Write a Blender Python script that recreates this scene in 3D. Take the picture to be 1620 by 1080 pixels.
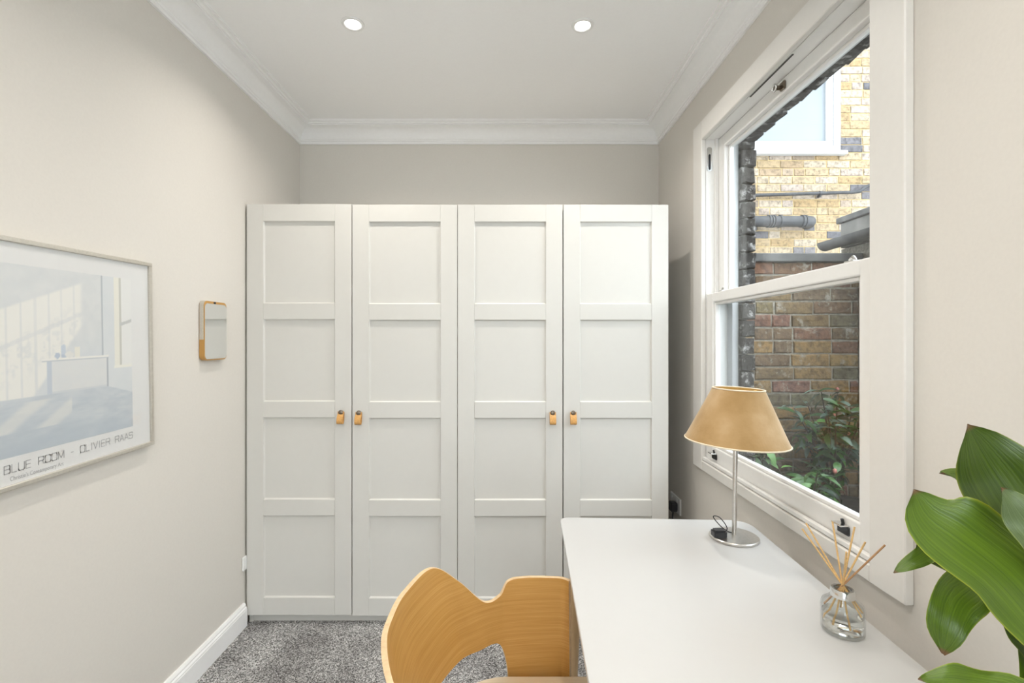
import bpy, bmesh, math, random
from mathutils import Vector, Matrix
R = math.radians
random.seed(7)
for o in list(bpy.data.objects): bpy.data.objects.remove(o)
SC = bpy.context.scene
COL = SC.collection

# ------------------------------------------------------------------ camera, sky, exposure
F = 767.0                                   # focal length in pixels of a 1620 x 1080 frame
cam_d = bpy.data.cameras.new('camera'); cam = bpy.data.objects.new('camera', cam_d); COL.objects.link(cam)
cam_d.sensor_width = 36.0; cam_d.lens = F * 36 / 1620
cam_d.shift_x = 8 / 1620; cam_d.shift_y = -3 / 1620
cam_d.clip_start = 0.02
cam.location = (0, 0, 1.35); cam.rotation_euler = (R(90), 0, 0)
SC.camera = cam

W = bpy.data.worlds.new('overcast_sky'); SC.world = W; W.use_nodes = True
bg = W.node_tree.nodes['Background']
bg.inputs['Color'].default_value = (0.86, 0.93, 1.0, 1); bg.inputs['Strength'].default_value = 6.5

SC.view_settings.view_transform = 'Standard'; SC.view_settings.look = 'None'
SC.view_settings.gamma = 1.0; SC.view_settings.use_curve_mapping = False
SC.view_settings.exposure = 0.24
LAMP_W = 4.8                                # watts of one ceiling downlight
LAMP_C = (1.0, 0.945, 0.87)

# ------------------------------------------------------------------ materials
MATS = {}
def new_mat(name):
    m = bpy.data.materials.new(name); m.use_nodes = True; MATS[name] = m
    nt = m.node_tree; return m, nt, nt.nodes['Principled BSDF']
def N(nt, t, **kw):
    n = nt.nodes.new(t)
    for k, v in kw.items():
        if k in n.inputs: n.inputs[k].default_value = v
        else: setattr(n, k, v)
    return n
def ramp(nt, stops, interp='LINEAR'):
    n = nt.nodes.new('ShaderNodeValToRGB'); cr = n.color_ramp; cr.interpolation = interp
    while len(cr.elements) < len(stops): cr.elements.new(0.5)
    for e, (p, c) in zip(cr.elements, stops): e.position = p; e.color = (*c, 1)
    return n
def bump(nt, bsdf, src, strength, dist=0.01):
    b = N(nt, 'ShaderNodeBump', Strength=strength, Distance=dist)
    nt.links.new(src, b.inputs['Height']); nt.links.new(b.outputs[0], bsdf.inputs['Normal'])
def plain(name, col, rough=0.5, metal=0.0, nscale=40, var=0.03, bmp=0.03, spec=0.5, coat=0.0):
    m, nt, b = new_mat(name)
    tc = N(nt, 'ShaderNodeTexCoord'); no = N(nt, 'ShaderNodeTexNoise', Scale=nscale, Detail=3.0)
    nt.links.new(tc.outputs['Object'], no.inputs['Vector'])
    lo = tuple(max(0, c * (1 - var)) for c in col); hi = tuple(min(1, c * (1 + var)) for c in col)
    r = ramp(nt, [(0.3, lo), (0.7, hi)]); nt.links.new(no.outputs['Fac'], r.inputs[0])
    nt.links.new(r.outputs[0], b.inputs['Base Color'])
    b.inputs['Roughness'].default_value = rough; b.inputs['Metallic'].default_value = metal
    b.inputs['Specular IOR Level'].default_value = spec; b.inputs['Coat Weight'].default_value = coat
    if bmp: bump(nt, b, no.outputs['Fac'], bmp)
    return m
M_wall = plain('wall_paint', (0.72, 0.685, 0.632), 0.75, nscale=120, var=0.012, bmp=0.02, spec=0.25)
M_ceil = plain('ceiling_paint', (0.955, 0.953, 0.95), 0.8, nscale=90, var=0.008, bmp=0.015, spec=0.2)
M_trim = plain('trim_paint', (0.92, 0.918, 0.912), 0.42, nscale=60, var=0.01, bmp=0.01, spec=0.4)
M_case = plain('casing_paint', (0.78, 0.76, 0.725), 0.45, nscale=60, var=0.01, bmp=0.01, spec=0.4)
M_sash = plain('sash_paint', (0.84, 0.83, 0.81), 0.35, nscale=60, var=0.01, bmp=0.01)
M_ward = plain('wardrobe_lacquer', (0.675, 0.66, 0.622), 0.42, nscale=30, var=0.006, bmp=0.0, spec=0.4)
M_dark = plain('dark_gap', (0.03, 0.028, 0.025), 0.8)
M_desk = plain('desk_laminate', (0.60, 0.60, 0.597), 0.32, nscale=30, var=0.004, bmp=0.0)
M_chrome = plain('chrome', (0.72, 0.72, 0.71), 0.2, 1.0, var=0.02, bmp=0.0)
M_steel = plain('brushed_steel', (0.62, 0.60, 0.57), 0.3, 1.0, nscale=150, var=0.06, bmp=0.02)
M_black = plain('black_plastic', (0.02, 0.022, 0.026), 0.35, var=0.1, bmp=0.0)
M_bronze = plain('bronze_screw', (0.22, 0.18, 0.14), 0.35, 1.0, var=0.15, bmp=0.0)
M_white_pl = plain('white_plastic', (0.85, 0.85, 0.84), 0.3, var=0.01, bmp=0.0)
M_upvc = plain('white_upvc', (0.50, 0.505, 0.51), 0.4, var=0.01, bmp=0.0, spec=0.3)
M_leather = plain('tan_leather', (0.62, 0.33, 0.10), 0.45, nscale=200, var=0.15, bmp=0.1)
M_silver = plain('silver_frame', (0.66, 0.63, 0.57), 0.38, 0.85, nscale=150, var=0.05, bmp=0.02)
M_paper = plain('poster_paper', (0.82, 0.82, 0.81), 0.6, nscale=100, var=0.01, bmp=0.0)
M_ink = plain('grey_ink', (0.46, 0.465, 0.475), 0.6, var=0.02, bmp=0.0)
M_gold = plain('gold_lining', (0.75, 0.47, 0.14), 0.45, 0.3, nscale=60, var=0.08, bmp=0.02)
M_shtrim = plain('shade_piping', (0.78, 0.68, 0.52), 0.7, var=0.05, bmp=0.0)
M_reed = plain('reed', (0.72, 0.47, 0.20), 0.6, nscale=300, var=0.15, bmp=0.05)
M_reed2 = plain('reed_dark', (0.45, 0.25, 0.12), 0.6, nscale=300, var=0.15, bmp=0.05)
M_lead = plain('grey_lead', (0.105, 0.103, 0.10), 0.65, nscale=12, var=0.35, bmp=0.1, spec=0.2)
M_fascia = plain('grey_fascia', (0.20, 0.19, 0.175), 0.7, nscale=9, var=0.25, bmp=0.1, spec=0.2)
M_pipe = plain('grey_pipe', (0.045, 0.046, 0.050), 0.5, nscale=14, var=0.25, bmp=0.03, spec=0.25)
M_pot = plain('grey_ceramic', (0.55, 0.54, 0.52), 0.4, nscale=20, var=0.1)
M_soil = plain('garden_soil', (0.045, 0.038, 0.03), 0.95, nscale=25, var=0.6, bmp=0.8)
M_twig = plain('twig', (0.07, 0.05, 0.035), 0.8, nscale=40, var=0.4, bmp=0.3)
M_bud = plain('pink_bud', (0.45, 0.16, 0.13), 0.5, var=0.2)
M_pave = plain('yard_paving', (0.22, 0.21, 0.19), 0.9, nscale=8, var=0.3, bmp=0.3)
M_terr = plain('bounce_paving', (0.60, 0.585, 0.56), 0.9, nscale=6, var=0.15, bmp=0.2)
M_frost = plain('frosted_glass', (0.215, 0.235, 0.252), 0.5, nscale=2, var=0.05, bmp=0.0, spec=0.15)
M_mirror = plain('mirror_glass', (0.86, 0.87, 0.86), 0.02, 1.0, var=0.0, bmp=0.0)

def carpet():
    m, nt, b = new_mat('flecked_carpet')
    tc = N(nt, 'ShaderNodeTexCoord')
    n1 = N(nt, 'ShaderNodeTexVoronoi', Scale=300.0); n2 = N(nt, 'ShaderNodeTexNoise', Scale=5.0, Detail=3.0)
    n3 = N(nt, 'ShaderNodeTexNoise', Scale=330.0, Detail=2.0)
    for n in (n1, n2, n3): nt.links.new(tc.outputs['Object'], n.inputs['Vector'])
    sep = N(nt, 'ShaderNodeSeparateColor'); nt.links.new(n1.outputs['Color'], sep.inputs[0])
    r = ramp(nt, [(0.0, (0.06, 0.057, 0.056)), (0.25, (0.19, 0.185, 0.18)), (0.55, (0.40, 0.39, 0.38)), (0.8, (0.72, 0.71, 0.70)), (1.0, (0.90, 0.89, 0.88))])
    nt.links.new(sep.outputs[0], r.inputs[0])
    r2 = ramp(nt, [(0.35, (0.62, 0.61, 0.61)), (0.65, (1, 1, 1))]); nt.links.new(n2.outputs['Fac'], r2.inputs[0])
    mx = N(nt, 'ShaderNodeMix', data_type='RGBA', blend_type='MULTIPLY'); mx.inputs[0].default_value = 1
    nt.links.new(r.outputs[0], mx.inputs[6]); nt.links.new(r2.outputs[0], mx.inputs[7])
    nt.links.new(mx.outputs[2], b.inputs['Base Color'])
    b.inputs['Roughness'].default_value = 0.95; b.inputs['Specular IOR Level'].default_value = 0.1
    bump(nt, b, n3.outputs['Fac'], 0.8, 0.006)
    return m
M_carpet = carpet()

def wood(name, c0, c1, c2, axis_scale, rough=0.4, coord='UV'):
    m, nt, b = new_mat(name)
    tc = N(nt, 'ShaderNodeTexCoord'); mp = N(nt, 'ShaderNodeMapping'); mp.inputs['Scale'].default_value = axis_scale
    nt.links.new(tc.outputs[coord], mp.inputs['Vector'])
    n1 = N(nt, 'ShaderNodeTexNoise', Scale=1.0, Detail=4.0, Distortion=0.1); n2 = N(nt, 'ShaderNodeTexNoise', Scale=4.0, Detail=5.0)
    for n in (n1, n2): nt.links.new(mp.outputs[0], n.inputs['Vector'])
    ad = N(nt, 'ShaderNodeMath', operation='MULTIPLY_ADD'); ad.inputs[1].default_value = 0.5
    nt.links.new(n2.outputs['Fac'], ad.inputs[0])
    ml = N(nt, 'ShaderNodeMath', operation='MULTIPLY'); ml.inputs[1].default_value = 0.5
    nt.links.new(n1.outputs['Fac'], ml.inputs[0]); nt.links.new(ml.outputs[0], ad.inputs[2])
    r = ramp(nt, [(0.28, c0), (0.5, c1), (0.72, c2)]); nt.links.new(ad.outputs[0], r.inputs[0])
    nt.links.new(r.outputs[0], b.inputs['Base Color']); b.inputs['Roughness'].default_value = rough
    bump(nt, b, ad.outputs[0], 0.05)
    return m
M_oak = wood('oak_veneer', (0.45, 0.225, 0.048), (0.53, 0.285, 0.075), (0.62, 0.36, 0.12), (2.0, 130, 1))
M_oakedge = plain('oak_edge', (0.70, 0.50, 0.29), 0.5, nscale=80, var=0.1)
M_seat = wood('oak_seat', (0.68, 0.53, 0.35), (0.74, 0.60, 0.42), (0.79, 0.66, 0.48), (3, 60, 1), coord='Object')
M_oakleg = wood('oak_leg', (0.50, 0.33, 0.17), (0.58, 0.40, 0.22), (0.64, 0.47, 0.28), (40, 40, 3), coord='Object')

def velvet():
    m, nt, b = new_mat('sand_velvet')
    tc = N(nt, 'ShaderNodeTexCoord'); n1 = N(nt, 'ShaderNodeTexNoise', Scale=9.0, Detail=4.0); n2 = N(nt, 'ShaderNodeTexNoise', Scale=160.0, Detail=2.0)
    for n in (n1, n2): nt.links.new(tc.outputs['Object'], n.inputs['Vector'])
    r = ramp(nt, [(0.32, (0.37, 0.225, 0.085)), (0.5, (0.45, 0.29, 0.13)), (0.68, (0.55, 0.38, 0.21))]); nt.links.new(n1.outputs['Fac'], r.inputs[0])
    nt.links.new(r.outputs[0], b.inputs['Base Color'])
    b.inputs['Roughness'].default_value = 0.85; b.inputs['Sheen Weight'].default_value = 0.6; b.inputs['Sheen Roughness'].default_value = 0.4
    b.inputs['Sheen Tint'].default_value = (0.95, 0.85, 0.72, 1)
    bump(nt, b, n2.outputs['Fac'], 0.15, 0.003)
    return m
M_velvet = velvet()

def brick_mat(name, stops, rough=0.9, soot=0.0, sootc=(0.05, 0.045, 0.04), light=None, mottle=0.25, lscale=16.0, lt=0.56):
    m, nt, b = new_mat(name)
    oi = N(nt, 'ShaderNodeObjectInfo'); ge = N(nt, 'ShaderNodeNewGeometry'); tc = N(nt, 'ShaderNodeTexCoord')
    ad = N(nt, 'ShaderNodeMath', operation='ADD'); fr = N(nt, 'ShaderNodeMath', operation='FRACT')
    nt.links.new(oi.outputs['Random'], ad.inputs[0]); nt.links.new(ge.outputs['Random Per Island'], ad.inputs[1]); nt.links.new(ad.outputs[0], fr.inputs[0])
    r = ramp(nt, stops); nt.links.new(fr.outputs[0], r.inputs[0])
    n1 = N(nt, 'ShaderNodeTexNoise', Scale=38.0, Detail=5.0, Roughness=0.65); nt.links.new(ge.outputs['Position'], n1.inputs['Vector'])
    r2 = ramp(nt, [(0.25, (1 - mottle * 2,) * 3), (0.55, (1, 1, 1)), (0.8, (1 + mottle * 0.6,) * 3)]); nt.links.new(n1.outputs['Fac'], r2.inputs[0])
    mx = N(nt, 'ShaderNodeMix', data_type='RGBA', blend_type='MULTIPLY'); mx.inputs[0].default_value = 1
    nt.links.new(r.outputs[0], mx.inputs[6]); nt.links.new(r2.outputs[0], mx.inputs[7])
    out = mx.outputs[2]
    if light:
        n2 = N(nt, 'ShaderNodeTexNoise', Scale=lscale, Detail=5.0, Roughness=0.7); nt.links.new(ge.outputs['Position'], n2.inputs['Vector'])
        r3 = ramp(nt, [(lt, (0, 0, 0)), (lt + 0.12, (1, 1, 1))]); nt.links.new(n2.outputs['Fac'], r3.inputs[0])
        m2 = N(nt, 'ShaderNodeMix', data_type='RGBA'); nt.links.new(r3.outputs[0], m2.inputs[0]); nt.links.new(out, m2.inputs[6]); m2.inputs[7].default_value = (*light, 1)
        out = m2.outputs[2]
    nt.links.new(out, b.inputs['Base Color']); b.inputs['Roughness'].default_value = rough; b.inputs['Specular IOR Level'].default_value = 0.2
    bump(nt, b, n1.outputs['Fac'], 0.5, 0.012)
    return m
M_yb = brick_mat('yellow_stock_brick', [(0.0, (0.286, 0.197, 0.100)), (0.2, (0.317, 0.241, 0.149)), (0.45, (0.340, 0.274, 0.194)), (0.62, (0.351, 0.290, 0.225)), (0.8, (0.308, 0.252, 0.212)), (0.88, (0.274, 0.197, 0.118)), (0.93, (0.153, 0.143, 0.149)), (1.0, (0.094, 0.091, 0.100))], mottle=0.36)
M_gb = brick_mat('weathered_garden_brick', [(0.0, (0.27, 0.165, 0.065)), (0.2, (0.20, 0.135, 0.065)), (0.4, (0.155, 0.105, 0.06)), (0.6, (0.19, 0.10, 0.06)), (0.75, (0.21, 0.11, 0.08)), (0.9, (0.13, 0.12, 0.07)), (1.0, (0.28, 0.18, 0.07))], light=(0.33, 0.30, 0.25), mottle=0.38)
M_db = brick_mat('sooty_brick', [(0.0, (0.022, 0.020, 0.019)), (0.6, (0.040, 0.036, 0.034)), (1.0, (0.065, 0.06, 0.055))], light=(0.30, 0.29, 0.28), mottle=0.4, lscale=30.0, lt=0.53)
M_mort = plain('lime_mortar', (0.42, 0.31, 0.155), 0.95, nscale=60, var=0.2, bmp=0.4)
M_mort2 = plain('grey_mortar', (0.27, 0.245, 0.20), 0.95, nscale=60, var=0.3, bmp=0.5)
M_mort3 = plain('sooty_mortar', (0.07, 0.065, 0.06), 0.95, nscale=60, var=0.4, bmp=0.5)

def pane_mat(name, tint=(0.97, 0.985, 0.98), ior=1.45, rough=0.0):
    m = bpy.data.materials.new(name); m.use_nodes = True; nt = m.node_tree; nt.nodes.clear()
    o = N(nt, 'ShaderNodeOutputMaterial'); mx = N(nt, 'ShaderNodeMixShader'); t = N(nt, 'ShaderNodeBsdfTransparent'); g = N(nt, 'ShaderNodeBsdfGlossy', Roughness=rough)
    t.inputs[0].default_value = (*tint, 1)
    lw = N(nt, 'ShaderNodeLayerWeight', Blend=0.5); pw = N(nt, 'ShaderNodeMath', operation='POWER'); pw.inputs[1].default_value = 5.0
    f0 = ((ior - 1) / (ior + 1)) ** 2; ma = N(nt, 'ShaderNodeMath', operation='MULTIPLY_ADD'); ma.inputs[1].default_value = 1 - f0; ma.inputs[2].default_value = f0
    nt.links.new(lw.outputs['Facing'], pw.inputs[0]); nt.links.new(pw.outputs[0], ma.inputs[0])
    nt.links.new(ma.outputs[0], mx.inputs[0]); nt.links.new(t.outputs[0], mx.inputs[1]); nt.links.new(g.outputs[0], mx.inputs[2]); nt.links.new(mx.outputs[0], o.inputs[0])
    return m
M_pane = pane_mat('window_glass'); M_picglass = pane_mat('picture_glass', (0.985, 0.985, 0.985), 1.35)
def glass(name, col, ior=1.45):
    m, nt, b = new_mat(name)
    b.inputs['Base Color'].default_value = (*col, 1); b.inputs['Transmission Weight'].default_value = 1; b.inputs['Roughness'].default_value = 0.0; b.inputs['IOR'].default_value = ior
    return m
M_glass = pane_mat('bottle_glass', (0.95, 0.96, 0.96), 1.5); M_liquid = glass('clear_liquid', (0.99, 0.985, 0.97), 1.2)

def leaf_mat(name, c0, c1, edge, gloss=0.3):
    m, nt, b = new_mat(name)
    tc = N(nt, 'ShaderNodeTexCoord'); sx = N(nt, 'ShaderNodeSeparateXYZ'); nt.links.new(tc.outputs['UV'], sx.inputs[0])
    mp = N(nt, 'ShaderNodeMapping'); mp.inputs['Scale'].default_value = (1.2, 26, 1); nt.links.new(tc.outputs['UV'], mp.inputs['Vector'])
    n1 = N(nt, 'ShaderNodeTexNoise', Scale=1.0, Detail=3.0); nt.links.new(mp.outputs[0], n1.inputs['Vector'])
    r = ramp(nt, [(0.3, c0), (0.72, c1)]); nt.links.new(n1.outputs['Fac'], r.inputs[0])
    ab = N(nt, 'ShaderNodeMath', operation='SUBTRACT'); nt.links.new(sx.outputs['Y'], ab.inputs[0]); ab.inputs[1].default_value = 0.5
    a2 = N(nt, 'ShaderNodeMath', operation='ABSOLUTE'); nt.links.new(ab.outputs[0], a2.inputs[0])
    r2 = ramp(nt, [(0.475, (0, 0, 0)), (0.5, (1, 1, 1))]); nt.links.new(a2.outputs[0], r2.inputs[0])
    mx = N(nt, 'ShaderNodeMix', data_type='RGBA'); nt.links.new(r2.outputs[0], mx.inputs[0]); nt.links.new(r.outputs[0], mx.inputs[6]); mx.inputs[7].default_value = (*edge, 1)
    # brown dry tip
    r3 = ramp(nt, [(0.965, (0, 0, 0)), (0.985, (1, 1, 1))]); nt.links.new(sx.outputs['X'], r3.inputs[0])
    m3 = N(nt, 'ShaderNodeMix', data_type='RGBA'); nt.links.new(r3.outputs[0], m3.inputs[0]); nt.links.new(mx.outputs[2], m3.inputs[6]); m3.inputs[7].default_value = (0.20, 0.11, 0.045, 1)
    nt.links.new(m3.outputs[2], b.inputs['Base Color']); b.inputs['Roughness'].default_value = gloss
    b.inputs['Subsurface Weight'].default_value = 0.0
    bump(nt, b, n1.outputs['Fac'], 0.25, 0.004)
    return m
M_leaf = leaf_mat('house_leaf', (0.052, 0.105, 0.005), (0.118, 0.20, 0.012), (0.30, 0.34, 0.025), 0.33)
M_leafd = leaf_mat('house_leaf_deep', (0.036, 0.074, 0.005), (0.080, 0.138, 0.010), (0.24, 0.28, 0.02), 0.3)
M_leafp = leaf_mat('house_leaf_greyed', (0.085, 0.13, 0.045), (0.14, 0.20, 0.08), (0.22, 0.27, 0.07), 0.25)
M_sh1 = leaf_mat('shrub_leaf', (0.025, 0.075, 0.02), (0.06, 0.14, 0.035), (0.08, 0.16, 0.05), 0.25)
M_sh2 = leaf_mat('shrub_leaf_blue', (0.06, 0.10, 0.075), (0.13, 0.19, 0.14), (0.14, 0.2, 0.15), 0.25)
M_sh3 = leaf_mat('shrub_leaf_bright', (0.07, 0.19, 0.03), (0.13, 0.29, 0.06), (0.12, 0.25, 0.06), 0.3)

def emis(name, col, s):
    m = bpy.data.materials.new(name); m.use_nodes = True; nt = m.node_tree; b = nt.nodes['Principled BSDF']
    b.inputs['Base Color'].default_value = (*col, 1); b.inputs['Emission Color'].default_value = (*col, 1); b.inputs['Emission Strength'].default_value = s
    return m
M_lamp = emis('lit_lens', (1.0, 0.97, 0.92), 14.0)

# ------------------------------------------------------------------ mesh helpers
def link(o, parent=None):
    COL.objects.link(o)
    if parent: o.parent = parent
    return o
def mk(name, bm, mat, parent=None, loc=(0, 0, 0), smooth=False, uv=None):
    me = bpy.data.meshes.new(name); bmesh.ops.recalc_face_normals(bm, faces=bm.faces) if not uv else None
    bm.to_mesh(me); bm.free()
    for m in (mat if isinstance(mat, (list, tuple)) else [mat]): me.materials.append(m)
    if smooth:
        for p in me.polygons: p.use_smooth = True
    o = bpy.data.objects.new(name, me); o.location = loc
    return link(o, parent)
def shade_auto(o, ang=35):
    me = o.data
    for p in me.polygons: p.use_smooth = True
    bm = bmesh.new(); bm.from_mesh(me)
    for e in bm.edges:
        if len(e.link_faces) == 2 and e.calc_face_angle(0) > R(ang): e.smooth = False
    bm.to_mesh(me); bm.free(); return o
def empty(name, loc, rz=0, parent=None):
    o = bpy.data.objects.new(name, None); o.location = loc; o.rotation_euler = (0, 0, rz); o.empty_display_size = 0.05
    return link(o, parent)
def tag(o, label, cat, group=None):
    o['label'] = label; o['category'] = cat
    if group: o['group'] = group
    return o
def struct(o, label=None):
    o['kind'] = 'structure'
    if label: o['label'] = label
    return o
def add_box(bm, x0, x1, y0, y1, z0, z1, bev=0.0, seg=1):
    vs = [bm.verts.new((x, y, z)) for x in (x0, x1) for y in (y0, y1) for z in (z0, z1)]
    fs = [(0, 1, 3, 2), (4, 6, 7, 5), (0, 4, 5, 1), (2, 3, 7, 6), (0, 2, 6, 4), (1, 5, 7, 3)]
    faces = [bm.faces.new([vs[i] for i in f]) for f in fs]
    if bev:
        es = list({e for f in faces for e in f.edges})
        bmesh.ops.bevel(bm, geom=es, offset=bev, segments=seg, affect='EDGES', profile=0.5)
def bx(name, mat, parent, x0, x1, y0, y1, z0, z1, bev=0.0, seg=1, loc=(0, 0, 0)):
    bm = bmesh.new(); add_box(bm, x0, x1, y0, y1, z0, z1, bev, seg)
    return mk(name, bm, mat, parent, loc)
def frame_of(t):
    t = t.normalized(); a = Vector((0, 0, 1)) if abs(t.z) < 0.9 else Vector((1, 0, 0))
    u = t.cross(a).normalized(); return u, t.cross(u).normalized()
def add_tube(bm, pts, rad, n=10, cap=True):
    pts = [Vector(p) for p in pts]; rads = rad if isinstance(rad, (list, tuple)) else [rad] * len(pts)
    rings = []; u = None
    for i, p in enumerate(pts):
        t = (pts[min(i + 1, len(pts) - 1)] - pts[max(i - 1, 0)]).normalized()
        if u is None: u, v = frame_of(t)
        else: u = (u - t * u.dot(t)).normalized(); v = t.cross(u)
        rings.append([bm.verts.new(p + (u * math.cos(2 * math.pi * k / n) + v * math.sin(2 * math.pi * k / n)) * rads[i]) for k in range(n)])
    for a, b in zip(rings, rings[1:]):
        for k in range(n): bm.faces.new((a[k], a[(k + 1) % n], b[(k + 1) % n], b[k]))
    if cap: bm.faces.new(rings[0][::-1]); bm.faces.new(rings[-1])
def tube(name, mat, parent, pts, rad, n=10, loc=(0, 0, 0)):
    bm = bmesh.new(); add_tube(bm, pts, rad, n); return shade_auto(mk(name, bm, mat, parent, loc), 50)
def add_lathe(bm, prof, n=32, cx=0, cy=0, sy=1.0):
    rings = []
    for r, z in prof:
        if r < 1e-6: rings.append([bm.verts.new((cx, cy, z))])
        else: rings.append([bm.verts.new((cx + r * math.cos(2 * math.pi * k / n), cy + sy * r * math.sin(2 * math.pi * k / n), z)) for k in range(n)])
    for a, b in zip(rings, rings[1:]):
        for k in range(n):
            k2 = (k + 1) % n
            if len(a) == 1 and len(b) == 1: continue
            if len(a) == 1: bm.faces.new((a[0], b[k], b[k2]))
            elif len(b) == 1: bm.faces.new((a[k], a[k2], b[0]))
            else: bm.faces.new((a[k], a[k2], b[k2], b[k]))
def lathe(name, mat, parent, prof, n=32, loc=(0, 0, 0), sy=1.0, ang=35):
    bm = bmesh.new(); add_lathe(bm, prof, n, sy=sy); return shade_auto(mk(name, bm, mat, parent, loc), ang)
def catmull(P, k=8):
    P = [Vector(p) for p in P]; Q = [P[0] * 2 - P[1]] + P + [P[-1] * 2 - P[-2]]; out = []
    for i in range(1, len(Q) - 2):
        a, b, c, d = Q[i - 1:i + 3]
        for j in range(k):
            t = j / k
            out.append(0.5 * ((2 * b) + (c - a) * t + (2 * a - 5 * b + 4 * c - d) * t * t + (3 * b - a - 3 * c + d) * t ** 3))
    out.append(P[-1]); return out
def add_prism(bm, outline, axis, a, b):
    """extrude a 2-D outline along an axis ('x','y' or 'z') from a to b"""
    def P(q, t): return {'x': (t, q[0], q[1]), 'y': (q[0], t, q[1]), 'z': (q[0], q[1], t)}[axis]
    A = [bm.verts.new(P(q, a)) for q in outline]; B = [bm.verts.new(P(q, b)) for q in outline]; n = len(A)
    bm.faces.new(A[::-1]); bm.faces.new(B)
    for i in range(n): bm.faces.new((A[i], A[(i + 1) % n], B[(i + 1) % n], B[i]))
def rounded(x0, x1, y0, y1, rr, k=6):
    """rounded rectangle outline; rr = radius or radii (x1y1, x0y1, x0y0, x1y0)"""
    if not isinstance(rr, (list, tuple)): rr = (rr,) * 4
    out = []
    for (cx, cy, r, a0) in ((x1, y1, rr[0], 0), (x0, y1, rr[1], 90), (x0, y0, rr[2], 180), (x1, y0, rr[3], 270)):
        sx = -1 if cx == x1 else 1; sy = -1 if cy == y1 else 1
        for i in range(k + 1):
            a = R(a0 + 90 * i / k); out.append((cx + sx * r + r * math.cos(a), cy + sy * r + r * math.sin(a)))
    return out

# ------------------------------------------------------------------ room shell
XL, XR, YB, YN, ZC = -1.244, 0.910, 2.910, -1.70, 2.627
struct(bx('floor', M_carpet, None, XL - 0.1, XR + 0.1, YN - 0.1, YB + 0.1, -0.1, 0.0))
struct(bx('ceiling', M_ceil, None, XL - 0.1, XR + 0.1, YN - 0.1, YB + 0.1, ZC, ZC + 0.1))
struct(bx('wall_left', M_wall, None, XL - 0.1, XL, YN - 0.1, YB + 0.1, 0, ZC))
struct(bx('wall_back', M_wall, None, XL, XR, YB, YB + 0.1, 0, ZC))
GX0, GX1, GZ1 = -0.75, 0.45, 2.22                   # unseen glazed doors added behind the camera for fill daylight
bm = bmesh.new(); add_box(bm, XL, GX0, YN - 0.1, YN, 0, ZC); add_box(bm, GX1, XR, YN - 0.1, YN, 0, ZC); add_box(bm, GX0, GX1, YN - 0.1, YN, GZ1, ZC)
struct(mk('wall_near', bm, M_wall))
gd = struct(empty('added_glazed_door', (GX0, YN - 0.07, 0)), 'unseen white glazed doors added to let in fill daylight')
gw = (GX1 - GX0) / 2
for k in (0, 1):
    x0 = k * gw
    for nm, a in (('stile', (0, 0.07, 0, GZ1)), ('stile', (gw - 0.07, gw, 0, GZ1)), ('rail', (0.07, gw - 0.07, 0, 0.16)), ('rail', (0.07, gw - 0.07, GZ1 - 0.07, GZ1))):
        bx(nm, M_sash, gd, x0 + a[0], x0 + a[1], 0, 0.045, a[2], a[3], 0.002)
    bx('pane', M_pane, gd, x0 + 0.065, x0 + gw - 0.065, 0.02, 0.024, 0.155, GZ1 - 0.065)
struct(bx('bounce_terrace', M_terr, None, -6, 6, -7.0, YN - 0.1, -0.2, -0.02), 'unseen pale paving added to bounce daylight indoors')  # out of view, added to throw daylight up at the ceiling
WY0, WY1, WZ0, WZ1 = 1.190, 2.216, 0.800, 2.263      # clear opening of the window
bm = bmesh.new()
add_box(bm, XR, 1.01, YN - 0.1, WY0 - 0.02, 0, ZC); add_box(bm, XR, 1.01, WY1 + 0.02, YB + 0.1, 0, ZC)
add_box(bm, XR, 1.01, WY0 - 0.02, WY1 + 0.02, 0, WZ0 - 0.02); add_box(bm, XR, 1.01, WY0 - 0.02, WY1 + 0.02, WZ1 + 0.02, ZC)
struct(mk('wall_right', bm, M_wall))

def sweep_loop(name, prof, mat):
    """closed moulding round the room; prof = (projection, z)"""
    bm = bmesh.new(); rings = []
    for sx, sy in ((0, 0), (1, 0), (1, 1), (0, 1)):
        rings.append([bm.verts.new(((XR - p) if sx else (XL + p), (YB - p) if sy else (YN + p), z)) for p, z in prof])
    n = len(prof)
    for i in range(4):
        a, b = rings[i], rings[(i + 1) % 4]
        for k in range(n - 1): bm.faces.new((a[k], b[k], b[k + 1], a[k + 1]))
    return shade_auto(mk(name, bm, mat), 28)
cp = [(0, 2.520), (0.010, 2.520), (0.010, 2.532), (0.015, 2.535), (0.015, 2.542)]
for i in range(9):
    a = R(90 * i / 8); cp.append((0.020 + 0.060 * (1 - math.cos(a)), 2.546 + 0.058 * math.sin(a)))
cp += [(0.080, 2.609), (0.090, 2.610), (0.093, 2.616), (0.106, 2.617), (0.106, 2.627)]
struct(sweep_loop('trim_1', cp, M_trim), 'white plaster cornice around the ceiling')
bprof = [(0, 0), (0.018, 0), (0.018, 0.078), (0.0165, 0.080), (0.0165, 0.086), (0.012, 0.092), (0.012, 0.098), (0.007, 0.108), (0, 0.108)]
def baseboard(name, axis, wallpos, sgn, a, b):
    bm = bmesh.new()
    if axis == 'y': add_prism(bm, [(wallpos + sgn * p, z) for p, z in bprof], 'y', a, b)
    else: add_prism(bm, [(wallpos + sgn * p, z) for p, z in bprof], 'x', a, b)
    return struct(mk(name, bm, M_trim))
baseboard('baseboard_left', 'y', XL, 1, YN + 0.018, 2.290)
baseboard('baseboard_right', 'y', XR, -1, YN + 0.018, YB)


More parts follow.
